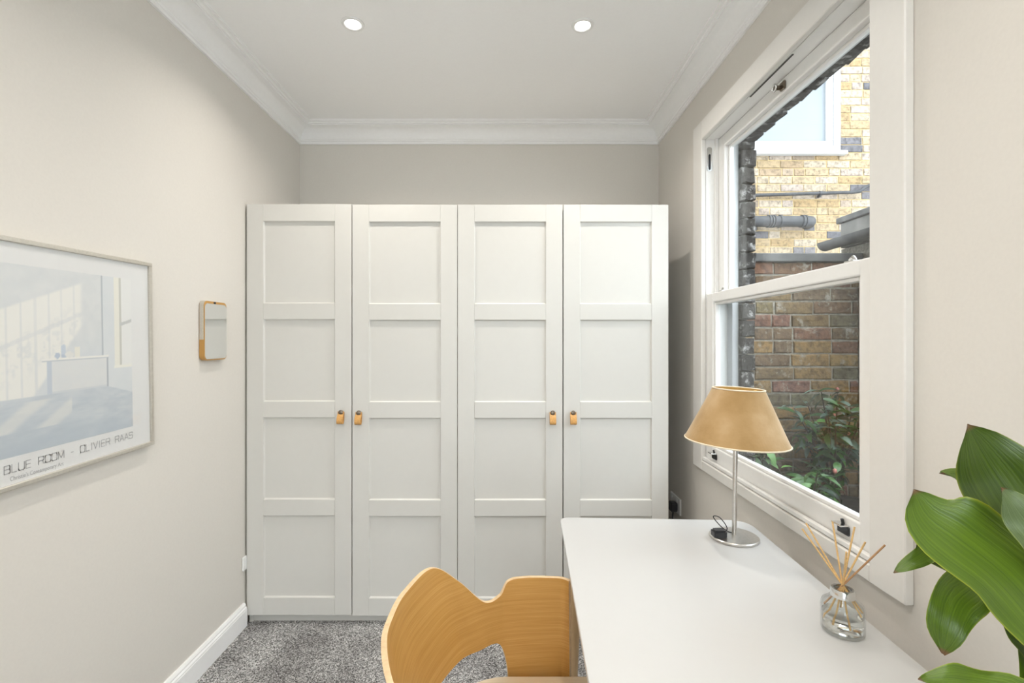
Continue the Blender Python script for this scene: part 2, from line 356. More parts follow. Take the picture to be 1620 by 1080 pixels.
# ------------------------------------------------------------------ window
win = struct(empty('window_1', (XR, (WY0 + WY1) / 2, WZ0)), 'white painted sash window with wide casing in the right wall')
def wb(name, mat, x0, x1, y0, y1, z0, z1, bev=0.0, parent=None, seg=1):
    p = parent or win; o = Vector((XR, (WY0 + WY1) / 2, WZ0))
    return bx(name, mat, p, x0 - o.x, x1 - o.x, y0 - o.y, y1 - o.y, z0 - o.z, z1 - o.z, bev, seg)
CX0 = 0.888
wb('casing', M_case, CX0, XR, WY1, 2.314, 0.755, 2.350, 0.003)
wb('casing', M_case, CX0, XR, 1.082, WY0, 0.755, 2.350, 0.003)
wb('casing', M_case, CX0, XR, WY0, WY1, WZ1, 2.350, 0.003)
wb('casing', M_case, CX0, XR, WY0, WY1, 0.755, 0.798, 0.003)
wb('jamb_lining', M_sash, XR, 1.008, WY1, WY1 + 0.02, WZ0 - 0.02, WZ1 + 0.02)
wb('jamb_lining', M_sash, XR, 1.008, WY0 - 0.02, WY0, WZ0 - 0.02, WZ1 + 0.02)
wb('head_lining', M_sash, XR, 1.008, WY0, WY1, WZ1, WZ1 + 0.02)
wb('sill_board', M_sash, XR - 0.008, 1.008, WY0, WY1, WZ0 - 0.02, WZ0)
wb('stop_bead', M_sash, CX0 + 0.006, XR - 0.001, WY0, WY1, WZ0 + 0.0, WZ0 + 0.016, 0.003)
wb('parting_bead', M_sash, 0.949, 0.962, WY1 - 0.012, WY1, WZ0, WZ1)
wb('parting_bead', M_sash, 0.949, 0.962, WY0, WY0 + 0.012, WZ0, WZ1)
wb('outer_frame', M_upvc, 1.008, 1.035, 2.168, 2.30, 0.76, 2.285)
wb('outer_frame', M_upvc, 1.008, 1.035, 1.10, 1.24, 0.76, 2.285)
wb('outer_frame', M_upvc, 1.008, 1.035, 1.24, 2.168, 2.222, 2.30)
wb('outer_sill', M_upvc, 1.008, 1.12, 1.20, 2.20, 0.75, 0.80, 0.004)
def sash(name, x0, x1, z0, z1, bot, top, xp, label):
    s = empty(name, (0, 0, 0), parent=win); s['label'] = label
    g = 0.0015; st = 0.064
    def b(n, m, *a, bev=0.005): wb(n, m, *a, bev, s, 2)
    b('stile', M_sash, x0, x1, WY1 - g - st, WY1 - g, z0, z1); b('stile', M_sash, x0, x1, WY0 + g, WY0 + g + st, z0, z1)
    ya, yb = WY0 + g + st, WY1 - g - st
    b('rail', M_sash, x0 + 0.0006, x1 - 0.0006, ya - 0.003, yb + 0.003, z0, z0 + bot); b('rail', M_sash, x0 + 0.0006, x1 - 0.0006, ya - 0.003, yb + 0.003, z1 - top, z1)
    # stepped glazing bead round the pane, then the pane
    xb = xp - 0.010
    for (a0, a1, c0, c1) in ((yb - 0.012, yb, z0 + bot, z1 - top), (ya, ya + 0.012, z0 + bot, z1 - top), (ya + 0.012, yb - 0.012, z0 + bot, z0 + bot + 0.012), (ya + 0.012, yb - 0.012, z1 - top - 0.012, z1 - top)):
        b('glazing_bead', M_sash, xb, xp + 0.01, a0, a1, c0, c1, bev=0.003)
    b('pane', M_pane, xp - 0.002, xp + 0.002, ya + 0.004, yb - 0.004, z0 + bot + 0.004, z1 - top - 0.004, bev=0)
    return s
s_up = sash('upper_sash', 0.963, 1.006, 1.512, WZ1 - 0.001, 0.044, 0.052, 0.992, 'upper sliding sash of the window')
s_lo = sash('lower_sash', 0.912, 0.947, WZ0 + 0.001, 1.558, 0.074, 0.043, 0.930, 'lower sliding sash of the window')
O = Vector((XR, (WY0 + WY1) / 2, WZ0))
def wloc(x, y, z): return Vector((x, y, z)) - O
# trickle vent slot, jamb lock plate, ring stop, meeting rail catches, sash lifts
bm = bmesh.new(); add_prism(bm, rounded(0.9115, 0.9185, 1.55, 1.825, 0.003), 'z', WZ1 - 0.0012, WZ1 + 0.001)
for v in bm.verts: v.co -= O
mk('vent_slot', bm, M_lead, win)
bm = bmesh.new(); add_prism(bm, rounded(0.9125, 0.9365, 2.118, 2.228, 0.010), 'y', WY1 - 0.003, WY1 + 0.001)
for v in bm.verts: v.co -= O
lp = mk('lock_plate', bm, M_chrome, win)
bm = bmesh.new(); add_prism(bm, rounded(0.9205, 0.9295, 2.125, 2.195, 0.004), 'y', WY1 - 0.0045, WY1 - 0.002)
for v in bm.verts: v.co -= O
mk('keyhole_slot', bm, M_black, lp)
bm = bmesh.new(); add_tube(bm, [wloc(0.9635, 1.70, 2.232), wloc(0.940, 1.70, 2.232)], 0.008, 14)
add_box(bm, 0.955 - O.x, 0.963 - O.x, 1.672 - O.y, 1.70 - O.y, 2.218 - O.z, 2.246 - O.z, 0.002)
rs = shade_auto(mk('ring_stop', bm, M_bronze, s_up))
bm = bmesh.new(); ring = [wloc(0.938, 1.70 + 0.0115 * math.cos(a), 2.232 + 0.0115 * math.sin(a)) for a in [2 * math.pi * i / 20 for i in range(21)]]
add_tube(bm, ring, 0.0035, 8, cap=False); shade_auto(mk('ring_pull', bm, M_chrome, s_up), 60)
for yy in (1.305, 2.090):
    bm = bmesh.new(); add_box(bm, 0.918 - O.x, 0.943 - O.x, yy - 0.017 - O.y, yy + 0.017 - O.y, 1.558 - O.z, 1.562 - O.z, 0.001)
    add_tube(bm, [wloc(0.93, yy - 0.012, 1.562), wloc(0.932, yy, 1.571), wloc(0.936, yy + 0.018, 1.567)], [0.004, 0.006, 0.004], 8)
    shade_auto(mk('sash_catch', bm, M_steel, s_lo))
for yy in (1.310, 2.125):
    bm = bmesh.new(); add_box(bm, 0.906 - O.x, 0.9125 - O.x, yy - 0.022 - O.y, yy + 0.022 - O.y, 0.826 - O.z, 0.850 - O.z, 0.002)
    add_tube(bm, [wloc(0.909, yy, 0.850), wloc(0.905, yy, 0.866)], 0.004, 8)
    sl = shade_auto(mk('sash_lift', bm, M_black, s_lo))
    bm = bmesh.new(); add_box(bm, 0.888 - O.x, 0.9115 - O.x, yy - 0.020 - O.y, yy + 0.020 - O.y, 0.8505 - O.z, 0.8545 - O.z, 0.001)
    mk('lift_lip', bm, M_chrome, s_lo)

# ------------------------------------------------------------------ outside: brick walls
def brick_mesh(l, d, h, jit, bev, seed):
    rnd = random.Random(seed); bm = bmesh.new(); add_box(bm, 0, l, 0, d, 0, h)
    bmesh.ops.subdivide_edges(bm, edges=[e for e in bm.edges if abs((e.verts[0].co - e.verts[1].co).x) > l * 0.5], cuts=2)
    if bev: bmesh.ops.bevel(bm, geom=[e for e in bm.edges if e.is_boundary is False and e.calc_face_angle(0) > 0.5 and abs((e.verts[0].co - e.verts[1].co).normalized().y) < 0.5 and e.verts[0].co.y < 0.001 and e.verts[1].co.y < 0.001], offset=bev, segments=1, affect='EDGES')
    for v in bm.verts: v.co += Vector((rnd.uniform(-jit, jit), rnd.uniform(-jit, jit) * 0.8, rnd.uniform(-jit, jit)))
    me = bpy.data.meshes.new('brick'); bmesh.ops.recalc_face_normals(bm, faces=bm.faces); bm.to_mesh(me); bm.free(); return me
def brick_wall(core, mat, x0, x1, z0, z1, y, near, hole=None, jit=0.0015, bev=0.003, stuffdep=0.03):
    """wall facing -y: courses of stretchers with some headers; bricks inside `near` are parts, the rest one joined part"""
    L, H, J = 0.215, 0.066, 0.010
    var = {}
    for nm, ln in (('s', L), ('h', 0.1025)):
        var[nm] = []
        for k in range(5):
            me = brick_mesh(ln, 0.06, H, jit, bev, k * 7 + len(nm) + int(ln * 1000)); me.materials.append(mat); var[nm].append(me)
    rest = bmesh.new(); rnd = random.Random(int(y * 100)); n = 0; z = z0; row = 0
    while z + H < z1:
        x = x0 - (0.1125 if row % 2 else 0.0) - rnd.uniform(0, 0.03)
        while x < x1:
            kind = 'h' if rnd.random() < 0.22 else 's'; ln = L if kind == 's' else 0.1025
            a, b = x, x + ln
            segs = [(a, b)]
            if hole and z + H > hole[2] and z < hole[3]:
                segs = [(max(a, lo), min(b, hi)) for lo, hi in ((-99, hole[0]), (hole[1], 99)) if min(b, hi) - max(a, lo) > 0.02]
            for (a, b) in segs:
                a2, b2 = max(a, x0), min(b, x1)
                if b2 - a2 < 0.02: continue
                yy = y + rnd.uniform(-0.003, 0.003)
                if near[0] < (a + b) / 2 < near[1] and near[2] < z < near[3] and n < 300:
                    me = var[kind][rnd.randrange(5)]
                    o = bpy.data.objects.new('brick', me); o.location = (a2, yy, z + rnd.uniform(-0.001, 0.001)); o.scale = ((b2 - a2) / ln, 1, 1)
                    link(o, core); n += 1
                else: add_box(rest, a2, b2, yy, yy + stuffdep, z, z + H)
            x += ln + J
        z += H + J; row += 1
    r = mk('brick_field', rest, mat, core); r['kind'] = 'stuff'
    return n
# far yellow stock brick house wall with a white window
YW = 4.70
HX0, HX1, HZ0, HZ1 = 2.20, 3.235, 3.165, 4.00
bm = bmesh.new()
for a in ((1.10, HX0, -0.1, 5.6), (HX1, 5.6, -0.1, 5.6), (HX0, HX1, -0.1, HZ0), (HX0, HX1, HZ1, 5.6)): add_box(bm, a[0], a[1], YW + 0.007, YW + 0.25, a[2], a[3])
wy = struct(mk('wall_yard_far', bm, M_mort), 'pale yellow stock brick house wall seen through the upper sash')
brick_wall(wy, M_yb, 1.10, 5.6, -0.1, 5.6, YW, (2.10, 3.85, 1.85, 4.75), hole=(HX0, HX1, HZ0, HZ1))
w2 = struct(empty('window_2', (HX0, YW, HZ0)), 'white plastic window with frosted glass in the yellow brick wall')
hw, hh = HX1 - HX0, HZ1 - HZ0
for nm, a in (('outer_frame', (0, hw, 0, 0.06)), ('outer_frame', (0, hw, hh - 0.06, hh)), ('outer_frame', (0, 0.06, 0.06, hh - 0.06)), ('outer_frame', (hw - 0.06, hw, 0.06, hh - 0.06))):
    bx(nm, M_upvc, w2, a[0], a[1], -0.005, 0.10, a[2], a[3], 0.004)
for nm, a in (('casement', (0.06, hw - 0.06, 0.06, 0.115)), ('casement', (0.06, hw - 0.06, hh - 0.115, hh - 0.06)), ('casement', (0.06, 0.115, 0.115, hh - 0.115)), ('casement', (hw - 0.115, hw - 0.06, 0.115, hh - 0.115))):
    bx(nm, M_upvc, w2, a[0], a[1], 0.012, 0.09, a[2], a[3], 0.006)
bx('pane', M_frost, w2, 0.11, hw - 0.11, 0.05, 0.056, 0.11, hh - 0.11)
bx('sill', M_upvc, w2, -0.05, hw + 0.035, -0.06, 0.02, -0.035, 0.0, 0.006)
# pipes on it
tp = empty('overflow_pipe', (2.1, 4.64, 2.72)); tag(tp, 'thin dark overflow pipe with a swan neck end on the yellow brick wall', 'pipe')
def zpx(py, y): return 1.35 + (537 - py) / F * y
def xpx(px, y): return (px - 802) / F * y
yp = 4.66
pp = [(xpx(1120, yp), yp, zpx(311, yp)), (xpx(1350, yp), yp, zpx(304, yp)), (xpx(1361, yp), yp, zpx(302.5, yp)), (xpx(1367, yp), yp, zpx(297, yp)), (xpx(1374, yp), yp, zpx(293.5, yp)), (xpx(1420, yp), yp, zpx(292.5, yp))]
tube('pipe', M_pipe, tp, [Vector(p) - tp.location for p in pp], 0.016, 12)
c = Vector((xpx(1298, yp), yp, zpx(305.5, yp))) - tp.location
bm = bmesh.new(); add_tube(bm, [c + Vector((-0.012, 0, 0)), c + Vector((0.012, 0, 0))], 0.022, 12); add_box(bm, c.x - 0.008, c.x + 0.008, c.y, c.y + 0.05, c.z - 0.035, c.z - 0.01)
shade_auto(mk('pipe_clip', bm, M_pipe, tp))
sp = empty('soil_pipe', (2.1, 4.60, 2.48)); tag(sp, 'thick grey soil pipe with ribbed collars on the yellow brick wall', 'pipe')
ys = 4.60; zc = zpx(350, ys); zr = 0.052
tube('pipe', M_pipe, sp, [Vector((xpx(1120, ys), ys, zc)) - sp.location, Vector((xpx(1268, ys), ys, zc)) - sp.location], zr, 20)
tube('elbow', M_pipe, sp, [Vector(p) - sp.location for p in ((xpx(1266, ys), ys, zc), (xpx(1276, ys), ys, zc), (xpx(1283, ys), ys + 0.02, zc), (xpx(1286, ys), ys + 0.06, zc), (xpx(1286, ys), ys + 0.105, zc))], zr + 0.003, 20)
for a, b in ((1214, 1217), (1218.5, 1221), (1222.5, 1225), (1232, 1235), (1267, 1270), (1272, 1274)):
    tube('collar', M_pipe, sp, [Vector((xpx(a, ys), ys, zc)) - sp.location, Vector((xpx(b, ys), ys, zc)) - sp.location], zr + 0.008, 20)
# garden wall across the side passage
YG = 2.80
wg = struct(bx('wall_garden', M_mort2, None, 1.10, 2.04, YG + 0.008, YG + 0.22, -0.1, 1.79), 'weathered brown brick garden wall seen through the lower sash')
brick_wall(wg, M_gb, 1.105, 2.03, -0.095, 1.80, YG, (1.0, 2.1, 0.10, 1.8), jit=0.003, bev=0.005)
bx('lead_coping', M_lead, wg, 1.10, 2.06, YG - 0.03, YG + 0.26, 1.797, 1.845, 0.004)
# neighbour's side wall with eaves; unseen near run's height set to shape skylight
wn = struct(mk('wall_neighbour', (lambda q: (add_box(q, 2.035, 2.30, 2.30, 2.95, -0.1, 1.897), add_box(q, 2.035, 2.30, -1.75, 2.30, -0.1, 1.60), q)[2])(bmesh.new()), M_mort2), 'neighbouring brown brick wall along the side passage')
var = [brick_mesh(0.215, 0.06, 0.066, 0.003, 0.004, 90 + k) for k in range(4)]
for me in var: me.materials.append(M_gb)
rest = bmesh.new(); rnd = random.Random(5); z = -0.09; row = 0
while z < 1.86:
    y = 2.79 - 0.215 - (0.11 if row % 2 else 0)
    while y > -1.75:
        if y + 0.05 < 2.3 and z > 1.53: break
        if y > 1.6 and z > 0.1:
            o = bpy.data.objects.new('brick', var[rnd.randrange(4)]); o.rotation_euler = (0, 0, R(-90)); o.location = (2.022 + rnd.uniform(-0.003, 0.003), y + 0.215, z); link(o, wn)
        else: add_box(rest, 2.022, 2.05, y, y + 0.215, z, z + 0.066)
        y -= 0.225
    z += 0.076; row += 1
r = mk('brick_field', rest, M_gb, wn); r['kind'] = 'stuff'
ev = empty('eaves', (2.03, 2.6, 1.90)); tag(ev, 'grey eaves with a half round gutter above the neighbouring wall', 'eaves')
eo = ev.location
bx('fascia', M_fascia, ev, 2.015 - eo.x, 2.06 - eo.x, 2.30 - eo.y, 2.93 - eo.y, 1.90 - eo.z, 2.05 - eo.z, 0.004)
bx('roof_sheet', M_lead, ev, 2.0 - eo.x, 3.2 - eo.x, 2.30 - eo.y, 2.95 - eo.y, 2.05 - eo.z, 2.085 - eo.z, 0.004)
bm = bmesh.new(); outl = [(1.968 + 0.048 * math.cos(a), 1.945 + 0.048 * math.sin(a)) for a in [R(180 + 180 * i / 12) for i in range(13)]]
outl += [(1.968 + 0.043 * math.cos(a), 1.945 + 0.043 * math.sin(a)) for a in [R(360 - 180 * i / 12) for i in range(13)]]
outl = [(p[0] - eo.x, p[1] - eo.z) for p in outl]
add_prism(bm, outl, 'y', 2.25 - eo.y, 3.0 - eo.y); shade_auto(mk('gutter', bm, M_lead, ev))
bm = bmesh.new(); add_prism(bm, [(1.968 + 0.049 * math.cos(a) - eo.x, 1.945 + 0.049 * math.sin(a) - eo.z) for a in [R(180 + 180 * i / 12) for i in range(13)]], 'y', 2.985 - eo.y, 3.004 - eo.y)
mk('gutter_stop', bm, M_lead, ev)
# house's own outer brick leaf round the window: mortar core and the sooty jamb and arch bricks
bm = bmesh.new()
for a in ((-2.0, 1.16, -0.1, 5.0), (2.235, 3.2, -0.1, 5.0), (1.16, 2.235, -0.1, 0.75), (1.16, 2.235, 2.33, 5.0)): add_box(bm, 1.012, 1.10, a[0], a[1], a[2], a[3])
wo = struct(mk('wall_outer', bm, M_mort3), 'outer brick skin of the house around the window')
rnd = random.Random(11)
z = 0.76; row = 0
while z < 2.24:
    ln = 0.215 if row % 2 else 0.105
    for side in (0, 1):
        me = brick_mesh(0.062 + rnd.uniform(-0.004, 0.004), ln, 0.069, 0.0035, 0.004, 300 + row * 2 + side); me.materials.append(M_db)
        o = bpy.data.objects.new('brick', me)
        o.location = (1.037, (2.142 + rnd.uniform(-0.003, 0.003)) if side == 0 else (1.255 - ln), z); link(o, wo)
    z += 0.0755; row += 1
for i in range(13):                       # flat gauged arch of bricks on edge above the window
    y0 = 1.16 + i * 0.0825; t = (y0 + 0.04 - 1.70) / 0.54
    me = brick_mesh(0.062, 0.074, 0.16, 0.003, 0.0, 500 + i); me.materials.append(M_db)
    o = bpy.data.objects.new('brick', me); o.location = (1.037, y0, 2.243 - 0.030 * t * t + rnd.uniform(-0.002, 0.002)); link(o, wo)
struct(bx('ground', M_pave, None, 1.10, 6.0, -1.78, 7.0, -0.2, -0.1), 'paved ground of the side passage')
# planting bed
bm = bmesh.new(); nx, ny = 14, 26; rnd = random.Random(3)
gv = [[bm.verts.new((1.105 + 0.91 * i / nx, 1.0 + 1.79 * j / ny, 0.30 + 0.16 * (j / ny) + rnd.uniform(-0.025, 0.025))) for j in range(ny + 1)] for i in range(nx + 1)]
for i in range(nx):
    for j in range(ny): bm.faces.new((gv[i][j], gv[i + 1][j], gv[i + 1][j + 1], gv[i][j + 1]))
edge = [gv[i][0] for i in range(nx + 1)] + [gv[nx][j] for j in range(1, ny + 1)] + [gv[i][ny] for i in range(nx - 1, -1, -1)] + [gv[0][j] for j in range(ny - 1, 0, -1)]
low = [bm.verts.new((v.co.x, v.co.y, -0.1)) for v in edge]
for k in range(len(edge)): bm.faces.new((edge[k], low[k], low[(k + 1) % len(edge)], edge[(k + 1) % len(edge)]))
struct(mk('planting_bed', bm, M_soil), 'dark soil bed along the foot of the garden wall')

def leaf_bm(L, w, fold=0.25, droop=0.25, n=8, tipsharp=1.0):
    bm = bmesh.new(); uvl = bm.loops.layers.uv.new('UVMap'); rows = []
    for i in range(n + 1):
        t = i / n; ww = w * (math.sin(math.pi * min(1, t ** 0.8)) ** 0.9) * 0.5 + 0.0008
        z = -droop * L * t * t; x = L * t * (1 - 0.12 * t)
        rows.append([(bm.verts.new((x, s * ww, z + abs(s) * ww * fold)), (t, 0.5 + 0.5 * s)) for s in (-1, 0, 1)])
    for a, b in zip(rows, rows[1:]):
        for k in range(2):
            f = bm.faces.new((a[k][0], b[k][0], b[k + 1][0], a[k + 1][0])); q = (a[k][1], b[k][1], b[k + 1][1], a[k + 1][1])
            for lp_, uv in zip(f.loops, q): lp_[uvl].uv = uv
            f.smooth = True
    return bm
leafmeshes = []
for k, (m, L, w) in enumerate(((M_sh1, 0.085, 0.030), (M_sh1, 0.10, 0.028), (M_sh2, 0.09, 0.026), (M_sh3, 0.085, 0.034))):
    b = leaf_bm(L, w, 0.3, 0.2 + 0.1 * k, 6); me = bpy.data.meshes.new('leaf'); b.to_mesh(me); b.free(); me.materials.append(m); leafmeshes.append(me)
def shrub(loc, h, spread, sy, nst, nl, weights, label, seed, buds=0):
    rnd = random.Random(seed); s = empty('shrub', loc); tag(s, label, 'shrub', 'shrubs in the bed outside the window')
    tw = bmesh.new(); stems = []
    for i in range(nst):
        a = 2 * math.pi * i / nst + rnd.uniform(-0.4, 0.4); r = spread * rnd.uniform(0.35, 1.0); hh_ = h * rnd.uniform(0.6, 1.0)
        pts = catmull([(0, 0, -0.03), (r * 0.25 * math.cos(a), sy * r * 0.25 * math.sin(a), hh_ * 0.45), (r * 0.7 * math.cos(a), sy * r * 0.7 * math.sin(a), hh_ * 0.8), (r * math.cos(a), sy * r * math.sin(a), hh_)], 5)
        pts = [Vector((min(max(p.x, 1.14 - loc[0]), 1.98 - loc[0]), min(p.y, 2.74 - loc[1]), p.z)) for p in pts]
        add_tube(tw, pts, [0.007 - 0.005 * j / len(pts) for j in range(len(pts))], 6); stems.append(pts)
    mk('stems', tw, M_twig, s)
    for i in range(nl):
        pts = stems[i % nst]; t = rnd.uniform(0.12, 1.0) ** 0.7; p = pts[min(len(pts) - 1, int(t * len(pts)))]
        me = rnd.choices(leafmeshes, weights)[0]
        o = bpy.data.objects.new('leaf', me); o.location = p + Vector((rnd.uniform(-.012, .012), rnd.uniform(-.012, .012), rnd.uniform(-.012, .012)))
        o.rotation_euler = (rnd.uniform(-0.7, 0.7), rnd.uniform(-0.7, 0.6), rnd.uniform(0, 6.28)); sc = rnd.uniform(0.7, 1.2); o.scale = (sc, sc, sc)
        link(o, s)
    for i in range(buds):
        p = stems[i % nst][-1] + Vector((0, 0, 0.012)); bm = bmesh.new(); bmesh.ops.create_icosphere(bm, subdivisions=1, radius=0.010)
        for v in bm.verts: v.co.z *= 1.3
        mk('bud', bm, M_bud, s, p, smooth=True)
shrub((1.29, 2.53, 0.44), 0.42, 0.11, 1.2, 8, 130, (5, 4, 5, 1), 'low grey green shrub against the garden wall, mostly behind the lamp shade', 21, 2)
shrub((1.71, 2.53, 0.44), 0.66, 0.22, 0.7, 14, 290, (3, 3, 7, 1), 'tall silvery leaved shrub in the corner of the garden wall outside', 22, 4)
shrub((1.72, 2.09, 0.40), 0.50, 0.24, 0.75, 14, 280, (5, 4, 4, 3), 'bushy green shrub outside the lower pane, between the taller and the lowest ones', 23, 4)
shrub((1.29, 2.09, 0.40), 0.40, 0.12, 1.3, 9, 160, (6, 5, 3, 3), 'dark green shrub close to the lamp side of the lower pane', 25, 1)
shrub((1.54, 1.66, 0.35), 0.36, 0.32, 0.55, 12, 240, (6, 5, 3, 2), 'lowest dark shrub nearest the bottom corner of the pane', 24)

# ------------------------------------------------------------------ wardrobes
def door(parent, x0, dz, hinge, lx):
    """one framed door, 4 recessed panels; local to the unit's front left bottom corner"""
    d = empty('door', (x0, 0, 0.040 + dz), parent=parent)
    Wd, Hd, T, st = 0.4975, 1.950, 0.018, 0.079
    bx('stile', M_ward, d, 0, st, 0, T, 0, Hd, 0.0012, 2); bx('stile', M_ward, d, Wd - st, Wd, 0, T, 0, Hd, 0.0012, 2)
    ph = (Hd - 0.083 - 0.081 - 3 * 0.076) / 4
    z = 0.083; zs = []
    bx('rail', M_ward, d, st + 0.0002, Wd - st - 0.0002, 0.0002, T, 0, 0.083, 0.0012, 2)
    for i in range(4):
        zs.append((z, z + ph)); z += ph
        hgt = 0.076 if i < 3 else 0.081
        bx('rail', M_ward, d, st + 0.0002, Wd - st - 0.0002, 0.0002, T, z, z + hgt, 0.0012, 2); z += hgt
    for a, b in zs:
        # recessed panel with a sloped moulding edge
        bm = bmesh.new(); i = 0.004
        o0 = [(st - 0.001, a - 0.001), (Wd - st + 0.001, a - 0.001), (Wd - st + 0.001, b + 0.001), (st - 0.001, b + 0.001)]
        o1 = [(st + i, a + i), (Wd - st - i, a + i), (Wd - st - i, b - i), (st + i, b - i)]
        r0 = [bm.verts.new((p[0], 0.0045, p[1])) for p in o0]; r1 = [bm.verts.new((p[0], 0.0105, p[1])) for p in o1]; r2 = [bm.verts.new((p[0], 0.0165, p[1])) for p in o0]
        for k in range(4):
            bm.faces.new((r0[k], r0[(k + 1) % 4], r1[(k + 1) % 4], r1[k])); bm.faces.new((r0[k], r2[k], r2[(k + 1) % 4], r0[(k + 1) % 4]))
        bm.faces.new(r1); bm.faces.new(r2[::-1])
        mk('panel', bm, M_ward, d)
    # leather loop pull hung from a screw
    zc_ = 0.985 - 0.04
    hw_ = 0.0145; prof = [(-0.001, 0.018), (-0.004, 0.016), (-0.004, 0.0), (-0.007, -0.020), (-0.016, -0.034), (-0.026, -0.030), (-0.027, -0.018), (-0.020, 0.000), (-0.0115, 0.010), (-0.0095, 0.023)]
    pr = catmull([(0, p[0], p[1]) for p in prof], 4); bm = bmesh.new(); rows = []
    for j, p in enumerate(pr):
        t = (pr[min(j + 1, len(pr) - 1)] - pr[max(j - 1, 0)]).normalized(); nn = Vector((0, -t.z, t.y)) * 0.0012
        rows.append([bm.verts.new((lx + s * hw_, q.y, q.z + zc_)) for s, q in ((-1, p + nn), (1, p + nn), (1, p - nn), (-1, p - nn))])
    for a, b in zip(rows, rows[1:]):
        for k in range(4): bm.faces.new((a[k], a[(k + 1) % 4], b[(k + 1) % 4], b[k]))
    bm.faces.new(rows[0]); bm.faces.new(rows[-1][::-1])
    lo = shade_auto(mk('leather_pull', bm, M_leather, d)); lo['label'] = 'tan leather loop pull'
    bm = bmesh.new(); add_lathe(bm, [(0, 0.003), (0.006, 0.0028), (0.0095, 0.001), (0.010, -0.003), (0.006, -0.014), (0.0, -0.014)], 16)
    for v in bm.verts: v.co = Vector((v.co.x * 1.15 + lx, -0.0120 - v.co.z, v.co.y * 1.15 + zc_ + 0.0185))
    so = shade_auto(mk('screw_cap', bm, M_bronze, d)); so['label'] = 'dark bronze screw cap'
    return d
def wardrobe(x0, label, dzs, gaps):
    u = empty('wardrobe', (x0, 2.300, 0)); tag(u, label, 'wardrobe', 'pair of wardrobe units along the far wall')
    bx('side_panel', M_ward, u, 0.002, 0.020, 0.022, 0.60, 0, 1.985); bx('side_panel', M_ward, u, 0.980, 0.998, 0.022, 0.60, 0, 1.985)
    bx('top_panel', M_ward, u, 0.020, 0.980, 0.024, 0.60, 1.967, 1.985); bx('bottom_panel', M_ward, u, 0.020, 0.980, 0.024, 0.60, 0.055, 0.073)
    bx('plinth', M_ward, u, 0.020, 0.980, 0.030, 0.046, 0, 0.055); bx('back_panel', M_ward, u, 0.020, 0.980, 0.594, 0.60, 0.073, 1.967)
    door(u, 0.0 + gaps[0], dzs[0], 0, 0.4975 - 0.0475); door(u, 0.5 + gaps[1], dzs[1], 1, 0.0325 if gaps[1] < 0.003 else 0.045)
    return u
wardrobe(-1.235, 'left white panelled wardrobe, its outer door against the picture wall', (0.003, 0.0), (0.0, 0.0015))
wardrobe(-0.235, 'right white panelled wardrobe beside the window, partly behind the desk', (0.0, 0.0), (0.0015, 0.0035))

# ------------------------------------------------------------------ ceiling downlights
def downlight(x, y, label):
    t = empty('ceiling_light', (x, y, ZC)); tag(t, label, 'ceiling light', 'recessed ceiling downlights')
    lathe('trim_ring', M_white_pl, t, [(0.030, 0.0), (0.030, -0.003), (0.034, -0.0055), (0.044, -0.004), (0.046, 0.0)], 32)
    lathe('lens', M_lamp, t, [(0, -0.0015), (0.030, -0.0015), (0.030, 0.0), (0, 0.0)], 24)
    ld = bpy.data.lights.new('downlight_beam', 'AREA'); ld.shape = 'DISK'; ld.size = 0.055; ld.energy = LAMP_W; ld.color = LAMP_C; ld.spread = R(140)
    lo = bpy.data.objects.new('downlight_beam', ld); lo.location = (0, 0, -0.007); link(lo, t)
downlight(-0.623, 1.96, 'lit round ceiling downlight nearer the picture wall')
downlight(0.307, 1.97, 'lit round ceiling downlight nearer the window wall')
for yy, w_ in ((0.55, 'second from the wardrobes'), (-0.85, 'farthest from the wardrobes')):  # out of view, extra lamps added to brighten the room
    downlight(-0.623, yy, 'unseen added downlight on the picture wall side, ' + w_)
    downlight(0.307, yy, 'unseen added downlight on the window wall side, ' + w_)

# ------------------------------------------------------------------ framed poster on the left wall
PX = XL                                           # wall plane; frame hangs on it
PY0, PY1, PZ0, PZ1 = 0.845, 1.668, 0.988, 1.613
pic = empty('framed_poster', (PX, PY1, PZ1)); pic.rotation_euler = (R(1.15), 0, 0)
tag(pic, 'silver framed poster of a pale blue room on the left wall', 'picture')
PO = Vector((PX, PY1, PZ1)); fd, fw = 0.022, 0.0125
def pb(name, mat, x0, x1, y0, y1, z0, z1, bev=0.0): return bx(name, mat, pic, x0 - PO.x, x1 - PO.x, y0 - PO.y, y1 - PO.y, z0 - PO.z, z1 - PO.z, bev)
XF = PX + 0.002
pb('frame_bar', M_silver, XF, XF + fd, PY0, PY1, PZ1 - fw, PZ1, 0.0015); pb('frame_bar', M_silver, XF, XF + fd, PY0, PY1, PZ0, PZ0 + fw, 0.0015)
pb('frame_bar', M_silver, XF, XF + fd - 0.0003, PY1 - fw, PY1, PZ0 + fw, PZ1 - fw, 0.0015); pb('frame_bar', M_silver, XF, XF + fd - 0.0003, PY0, PY0 + fw, PZ0 + fw, PZ1 - fw, 0.0015)
pb('mount', M_paper, XF, XF + 0.014, PY0 + fw - 0.003, PY1 - fw + 0.003, PZ0 + fw - 0.003, PZ1 - fw + 0.003)
pb('glazing', M_picglass, XF + 0.0175, XF + 0.0190, PY0 + fw - 0.002, PY1 - fw + 0.002, PZ0 + fw - 0.002, PZ1 - fw + 0.002)
